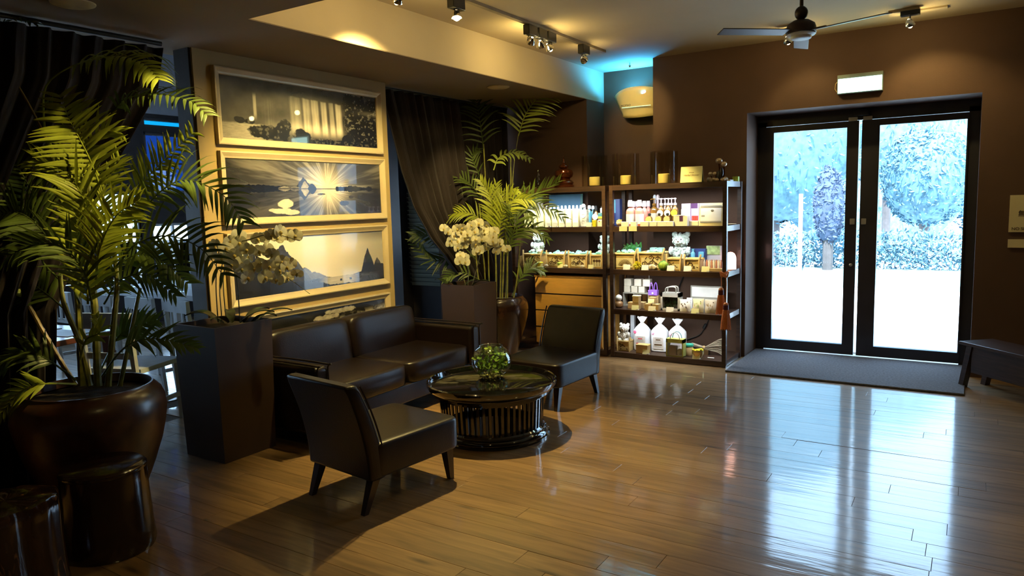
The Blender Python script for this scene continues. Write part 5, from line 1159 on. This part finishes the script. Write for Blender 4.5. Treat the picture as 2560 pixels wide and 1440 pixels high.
MB().lathe([(.020, 0), (.022, .09), (.010, .105), (.012, .13)], 14, (-.035, -.05, .06)).build('blue_bottle', C_bl, t); MB().box((.04, -.045, .12), (.05, .02, .09), None, .004).build('blue_jar', C_bl, t); MB().lathe([(.02, 0), (.022, .04), (.018, .045)], 14, (.045, -.06, .04)).build('mint_jar', C_min, t)
t = bx('postcard_rack', 'stack of grey and green postcards at the right end', 'cards', 1785, 6.60, 3, .135, .03, .215, pm('grey_card', (.45, .45, .47)), parts=(('green_card', (-.003, -.018, .175), (.125, .004, .08), pm('meadow_print', (.30, .40, .16), var=.4, scale=20)), ('grey_cards', (0, -.018, .105), (.135, .004, .05), MATS['grey_card']), ('cream_cards', (0, -.018, .055), (.135, .004, .04), C_cr)))
t = bx('tube_tray', 'tan tray holding a row of small reddish tubes', 'tray', 1782, 6.40, 3, .185, .07, .028, C_tn)
for k in range(8): MB().lathe([(.009, 0), (.009, .055), (.006, .06), (.006, .075)], 10, (-.075+.0215*k, 0, .028)).build('tube_vial', pm('reddish_vial', (.50, .20, .10), .2, coat=.6) if k % 2 else C_cr, t)
for px, lab, m in ((1566, 'white price tag before the fan-print basket', C_wh), (1612, 'white price tag before the large ring-print basket', C_wh), (1676, 'white price tag before the small basket of the big bear', C_wh), (1718, 'white price tag before the dark-print basket', C_wh), (1763, 'yellow price tag before the tube tray', C_ye)): tag_card(lab, px, 3, .070, .05, m)
# salt lantern at the side, with its red glow
t = I('glowing_lantern', 'glowing rounded pinkish-white lamp on the side of the third shelf', 'lamp', 1826, 6.56, 3)
MB().lathe([(.046, 0), (.050, .01), (.051, .10), (.047, .125), (.036, .148), (.018, .160), (.001, .163)], 28).build('shade', mat('lantern_shade', (1, .6, .5), .5, emis=(1.0, .50, .38), es=4.5), t); MB().lathe([(.054, -.0), (.054, .006), (.04, .008)], 28).build('base', C_dk, t)
light('POINT', 'lantern_light', t.location+Vector((0, 0, .10)), (0, 0, 0), 7, (1, .10, .05), .05)
# tassels
def tassel(label, x, y, ztop, ln):
    t = thing('tassel', label, 'tassel', (x, y, ztop)); MB().tube([(0, 0, 0), (.004, -.004, -.08), (0, 0, -ln)], .0035, 6).build('cord', C_or, t); z = -ln
    MB().lathe([(.012, 0), (.020, -.008), (.022, -.016), (.020, -.02)], 16, (0, 0, z)).build('knot', C_or, t); MB().lathe([(.021, -.02), (.023, -.022), (.024, -.058), (.021, -.062)], 16, (0, 0, z)).build('dark_band', C_mar, t)
    g = MB(); g.lathe([(.022, -.062), (.026, -.068), (.032, -.12), (.040, -.20), (.042, -.225)], 18, (0, 0, z))
    for k in range(46): a = k*2*PI/46; g.tube([(.024*math.cos(a), .024*math.sin(a), z-.064), (.034*math.cos(a), .034*math.sin(a), z-.13), (.043*math.cos(a), .043*math.sin(a), z-.225-.006*(k % 3))], .0026, 4)
    g.build('skirt', C_or, t); return t
tassel('rust orange tassel with a maroon band, left and higher one', X(1805, 6.285, 3), 6.262, .845, .125); tassel('rust orange tassel with a maroon band, right and lower one', X(1819, 6.285, 3)+.012, 6.20, .845, .245)
t = thing('cord_knot', 'loop of orange cord knotted round the shelf post', 'cord', (X(1812, 6.29, 3), 6.275, .835))
for k in range(3): MB().tube([(.030*math.cos(a)*(1+.1*k), .018*math.sin(a), .012*k-.01+.012*math.sin(2*a)) for a in [j*PI/8 for j in range(17)]], .0055, 6).build('cord_loop', C_or, t)
# ---- fourth shelf
def cube(label, px, y, h0, s, m, nm='white_cube_box', group=None, rz=0, lid=None): return bx(nm, label, 'box', px, y, 4, s, s, s*.97, m, group, rz, h0, lid)
C_cu = pm('ivory_cube', (.70, .64, .52))
t = I('display_frame', 'pale open frame stand under the ivory cubes', 'stand', 1594, 6.585, 4)
for z in (0, .125): MB().box((0, 0, z+.004), (.27, .10, .008)).build('ledge', C_gry, t, False)
for x in (-.131, -.02, .131): MB().box((x, 0, .0665), (.008, .10, .116)).build('upright', C_gry, t, False)
for i, px in enumerate((1571, 1589, 1607)): cube('ivory cube box in the lower row of the pyramid, %s from the left' % ORD[i], px, 6.59, .134, .064, C_cu)
for i, px in enumerate((1572, 1597, 1618)): cube('ivory cube box in the top row of the pyramid, %s from the left' % ORD[i], px+1, 6.59, .1970, .072, C_cu, rz=.05*(i-1))
t = bx('wrapped_cube', 'thin white stick standing behind the top cubes', 'stick', 1623, 6.68, 4, .006, .006, .33, C_wh)
for px, y, h0, lab in ((1580, 6.42, 0, 'brown paper soap box at the left front'), (1592, 6.375, 0, 'brown paper soap box at the front carrying another box'), (1592, 6.375, .063, 'brown paper soap box stacked on top at the left'), (1606, 6.46, 0, 'brown paper soap box set back in the middle'), (1622, 6.375, 0, 'brown paper soap box left of the gap'), (1641, 6.38, 0, 'brown paper soap box right of the gap'), (1632, 6.46, .0, 'brown paper soap box behind the gap')): cube(lab, px, y, h0, .062, C_tn, 'kraft_soap_box', lid=C_cr if h0 else None)
cube('brown paper soap box under the yellow tag, on the right pair', 1633, 6.40, .063, .060, C_tn, 'kraft_soap_box')
tag_card('yellow price tag stuck on the upper brown soap box', 1627, 4, .06, .042, C_ye, 6.358, dz=.066)
t = I('felt_bag', 'small purple felt bag with two loop handles', 'bag', 1634, 6.50, 4, dz=.125); MB().taper(0, .05, .042, .025, .046, .028).build('bag_body', C_pur, t, False)
for s in (-1, 1): MB().tube([(s*.018+.016*math.cos(a), s*.01, .045+.075*max(0, math.sin(a))) for a in [PI*k/12 for k in range(13)]], .004, 6).build('loop_handle', C_pur, t)
MB().sph((0, -.027, .02), (.010, .004, .010), 10, 6).build('button', C_wh, t); bx('plinth_box', 'brown box holding up the purple felt bag', 'box', 1636, 6.52, 4, .10, .06, .124, C_tn)
t = I('diffuser', 'white ball-topped brown diffuser with a dark stick at the far left', 'ornament', 1547, 6.42, 4); MB().lathe([(.025, 0), (.040, .012), (.044, .035), (.036, .055), (.02, .065)], 22).build('brown_base', pm('brown_sphere', (.30, .16, .07), .2, coat=.6), t); q = MB(); q.sph((0, 0, .092), .033, 16, 10); q.build('white_ball', C_wh, t); MB().tube([(0.01, 0, .115), (.04, 0, .16)], .0015, 5).build('stick', C_dk, t)
t = I('tote_bag', 'beige felt tote with a clear window showing green sprigs', 'bag', 1679, 6.46, 4); W3, H3 = .185, .165
for a, b in (((-W3/2, -.045, 0), (-W3/2+.018, .045, H3)), ((W3/2-.018, -.045, 0), (W3/2, .045, H3)), ((-W3/2, -.045, 0), (W3/2, .045, .016)), ((-W3/2, -.045, H3-.04), (W3/2, .045, H3))): MB().bb(a, b).build('felt_side', C_gry, t, False)
MB().bb((-W3/2+.01, .02, .01), (W3/2-.01, .04, H3-.02)).build('back_panel', C_dk, t, False); MB().bb((-W3/2+.01, -.036, .01), (W3/2-.01, -.033, H3-.03)).build('window', C_cel, t, False)
for s in (-1, 1): MB().tube(cr_curve([(-.05, s*.03, H3), (-.035, s*.03-.01, H3+.045), (.05, s*.03-.02, H3+.055), (.055, s*.03, H3)], 16), .006, 6).build('handle', C_gry, t)
g = MB(); R = random.Random(9)
for k in range(150): p = Vector((R.uniform(-.065, .065), R.uniform(-.02, .01), R.uniform(.02, .12))); q = Vector((R.gauss(0, 1), R.gauss(0, 1), R.gauss(0, 1)))*.006; g.add([p, p+q, p+q*1.4+Vector((0, 0, .012)), p+Vector((0, 0, .012))], [(0, 1, 2, 3)])
g.build('green_sprigs', pm('muted_sprig', (.18, .34, .12), var=.3), t, False)
def pouch(label, px, y, w, h, m, pr, seed):
    t = I('pouch', label, 'pouch', px, y, 4, rz=.03*seed); vs = []; fs = []
    for j in range(9):
        v = j/8; th = .024*math.sin(PI*min(1, v*.75+.12))*(1-v*.75)
        for i in range(9): u = i/8*2-1; vs.append((u*w/2*(1-.05*math.sin(v*9+seed)), -th*(1-u*u)-.004, v*h)); 
    for j in range(8):
        for i in range(8): a = j*9+i; fs.append((a, a+1, a+10, a+9))
    k = len(vs); vs += [(x, -y_+.004, z) for x, y_, z in vs]; fs += [(a+k, d+k, c+k, b+k) for a, b, c, d in fs]
    rim = [j*9 for j in range(9)]+[8*9+i for i in range(1, 9)]+[j*9+8 for j in range(7, -1, -1)]+[i for i in range(7, 0, -1)]
    fs += [(rim[i], rim[(i+1) % len(rim)], rim[(i+1) % len(rim)]+k, rim[i]+k) for i in range(len(rim))]
    MB().add(vs, fs).build('pouch_body', m, t); R = random.Random(seed); g = MB()
    for _ in range(9): g.box((R.uniform(-.3, .3)*w, -.030, h*R.uniform(.35, .7)), (.005, .002, .016), Matrix.Rotation(R.uniform(-.4, .4), 3, 'Y'))
    g.build('print', pr, t, False); MB().sph((w*.28, -.026, h*.82), (.006, .003, .005), 8, 5).build('seal_dot', C_dk, t); return t
pouch('white pouch with brown drips, left of the three pouches', 1713, 6.40, .10, .112, C_wh, C_dk, 1); pouch('pale yellow pouch in the middle of the three pouches', 1746, 6.40, .095, .125, C_cr, C_lime, 2); pouch('beige pouch nearest the orange tassels', 1777, 6.41, .10, .12, pm('beige_pouch', (.66, .60, .48)), C_tn, 3)
pouch('narrow white pouch leaning behind the dripped pouch', 1724, 6.47, .05, .12, C_wh, C_dk, 4)
t = I('white_board', 'white board in a thin grey frame behind the pouches', 'frame', 1768, 6.64, 4); MB().bb((-.16, 0, 0), (.14, .012, .215)).build('frame', C_gry, t, False); MB().bb((-.147, -.003, .11), (.127, 0, .203)).build('white_sheet', C_wh, t, False)
for px, lab, m in ((1587, 'yellow price tag before the left brown soap boxes', C_ye), (1629, 'cream price tag before the right brown soap boxes', C_cr), (1674, 'white price tag before the beige felt tote', C_wh), (1737, 'yellow price tag before the pouches', C_ye)): tag_card(lab, px, 4, .070, .046, m)
MB_c = MB().tube(cr_curve([(X(1712, 6.82, 4), 6.815, .78), (X(1695, 6.82, 4), 6.812, .60), (X(1680, 6.82, 4), 6.815, .40)], 12), .006, 6).build('wall_cable', M_black); tag(MB_c, 'dark cable running down the wall behind the fourth shelf', 'cable')
t = thing('plug_cable', 'dark cable with an inline switch behind the lowest shelf', 'cable', (X(1765, 6.82, 5), 6.815, .2)); MB().tube(cr_curve([(.07, 0, .26), (.02, 0, .12), (-.03, 0, .02), (-.08, 0, -.03), (-.20, 0, -.08)], 16), .005, 6).build('cord', M_black, t); MB().box((-.01, -.004, .07), (.028, .02, .055), Matrix.Rotation(.5, 3, 'Y'), .006).build('switch', M_black, t)
# ---- lowest shelf
def tied_bag(label, px, y, w, h, pink, prt, seed):
    t = I('tied_bag', label, 'bag', px, y, 5, rz=.04*(seed-1)); vs = []; fs = []; n = 32; R = random.Random(seed)
    prof = [(0, .80, .80), (.02, .98, .98), (.25, 1, 1), (.52, 1.0, 1.0), (.62, .93, .85), (.70, .70, .62), (.78, .38, .36), (.825, .17, .22), (.845, .16, .20), (.88, .30, .22), (.94, .46, .22), (1.0, .60, .18)]
    for z, sx, sy in prof:
        for k in range(n):
            a = 2*PI*k/n; wr = 1+(.06 if z > .6 else .012)*math.sin(11*a+seed*2+z*5); vs.append((w/2*sx*sup(math.cos(a), .55)*wr, .055*sy*sup(math.sin(a), .7)*wr, z*h+(.006*math.sin(5*a) if z == 1 else 0)))
    for i in range(len(prof)-1):
        for k in range(n): a = i*n+k; b = i*n+(k+1) % n; fs.append((a, b, b+n, a+n))
    fs.append(tuple(range(n-1, -1, -1))); MB().add(vs, fs).build('bag_body', pm('white_plastic_bag', (.80, .82, .86), .25, coat=.4), t)
    MB().lathe([(.017, 0), (.019, .005), (.017, .01)], 14, (0, 0, .832*h)).build('tie', C_wh, t)
    MB().sph((-w*.33, -.052, h*.555), (.016, .004, .017), 14, 8).build('pink_sticker', pink, t); MB().box((0, -.0555, h*.27), (w*.62, .003, h*.36), None, .001).build('paper_label', C_bag, t, False)
    for q, (z, ww, hh) in enumerate(((.42, .40, .006), (.37, .28, .010), (.33, .42, .004), (.29, .42, .004), (.22, .46, .014), (.16, .40, .004))): MB().box((0, -.0575, h*z), (w*ww, .001, hh)).build('printed_line', prt if q in (1, 4) else C_gry, t, False)
    return t
C_bag = pm('pinkish_label', (.62, .56, .52)); C_p1 = pm('hot_pink', (.80, .12, .25)); C_p2 = pm('soft_pink', (.85, .45, .62))
tied_bag('white bag tied at the neck with pink print, left of three', 1606, 6.50, .165, .325, C_p1, C_red, 1); tied_bag('white bag tied at the neck with dark print, middle of three', 1650, 6.52, .165, .320, C_p2, C_dk, 2); tied_bag('white bag tied at the neck behind the olive tote, right of three', 1694, 6.55, .165, .315, C_p2, C_gry, 3)
basket('small basket holding the cream bear on the lowest shelf', 1564, 6.42, 5, .125, .095, .10, 'leaves', None, True, seed=12); bear('cream bear sitting in the small basket on the lowest shelf', 1562, 6.44, 5, .80, C_fur, .085)
bx('gift_box', 'open brown cardboard box with a raised corner on the lowest shelf', 'box', 1608, 6.37, 5, .115, .08, .075, C_tn, lid=C_bam)
bx('white_tube', 'tall pale blue-white tube standing behind the first tied bag', 'tube', 1583, 6.64, 5, .04, .04, .34, C_bot)
t = I('tote_bag', 'olive green clear tote with brown goods inside', 'bag', 1690, 6.37, 5); W3, H3 = .165, .165
for a, b in (((-W3/2, -.04, 0), (-W3/2+.012, .04, H3)), ((W3/2-.012, -.04, 0), (W3/2, .04, H3)), ((-W3/2, -.04, H3-.035), (W3/2, .04, H3)), ((-W3/2, -.04, 0), (W3/2, .04, .006))): MB().bb(a, b).build('tote_side', pm('olive_mesh', (.42, .44, .12), var=.15), t, False)
MB().bb((-W3/2+.01, -.037, .005), (W3/2-.01, -.035, H3-.03)).build('clear_front', C_cel, t, False); MB().bb((-.06, -.02, .007), (.005, .03, .095)).build('brown_block', C_tn, t, False); MB().sph((.035, 0, .04), (.025, .02, .033), 12, 8).build('cream_bundle', C_cr, t)
for s in (-1, 1): MB().tube([(.045*math.cos(a), s*.03, H3-.005+.065*math.sin(a)) for a in [PI*k/12 for k in range(13)]], .004, 6).build('handle', C_tl if s > 0 else C_gry, t)
t = I('jar', 'tan jar with a green lid beside the olive tote', 'jar', 1722, 6.46, 5); MB().lathe([(.040, 0), (.044, .02), (.042, .07), (.034, .085)], 20).build('jar_body', C_tn, t); MB().lathe([(.042, .085), (.044, .09), (.042, .105), (.001, .107)], 20).build('green_lid', pm('jade_lid', (.04, .38, .26)), t)
t = I('cup', 'golden ribbed cup full of dried petals at the front', 'cup', 1745, 6.37, 5); MB().lathe([(.036, 0), (.046, .02), (.055, .05), (.054, .075), (.050, .075), (.046, .05)], 24, cap=False).build('cup_body', C_gold, t); g = MB(); R = random.Random(1)
for k in range(50): a = R.random()*6.3; r = .045*math.sqrt(R.random()); g.sph((r*math.cos(a), r*math.sin(a), .068+R.random()*.014), (.009, .008, .005), 6, 4)
g.build('dried_petals', C_yl, t, kind='stuff')
t = I('straw_bundle', 'bundle of dry grey straw fanning out to the right post', 'bundle', 1765, 6.56, 5); g = MB(); R = random.Random(13)
for k in range(90): s = R.uniform(-1, 1); y = R.uniform(-.04, .04); g.tube([(-.14, y*.6, .085+s*.012), (-.01, y*.3, .060+s*.008), (.12, y, .075+s*.060+.015), (.155, y, .085+s*.078)], .0022, 4, False)
g.build('straw', pm('dry_straw', (.34, .28, .20), .8, var=.3), t, kind='stuff'); MB().lathe([(.016, -.01), (.018, 0), (.016, .01)], 14, (-.02, 0, .062), M=Matrix.Rotation(PI/2, 3, 'Y')).build('binding', C_tn, t); MB().box((-.02, 0, .022), (.10, .06, .044)).build('support_block', C_dk, t, False)
tag_card('yellow price tag before the brown cardboard box', 1614, 5, .066, .046); tag_card('yellow price tag before the golden cup', 1740, 5, .070, .046); bx('white_strip', 'thin white strip lying flat near the right post', 'strip', 1777, 6.42, 5, .06, .02, .004, C_wh)
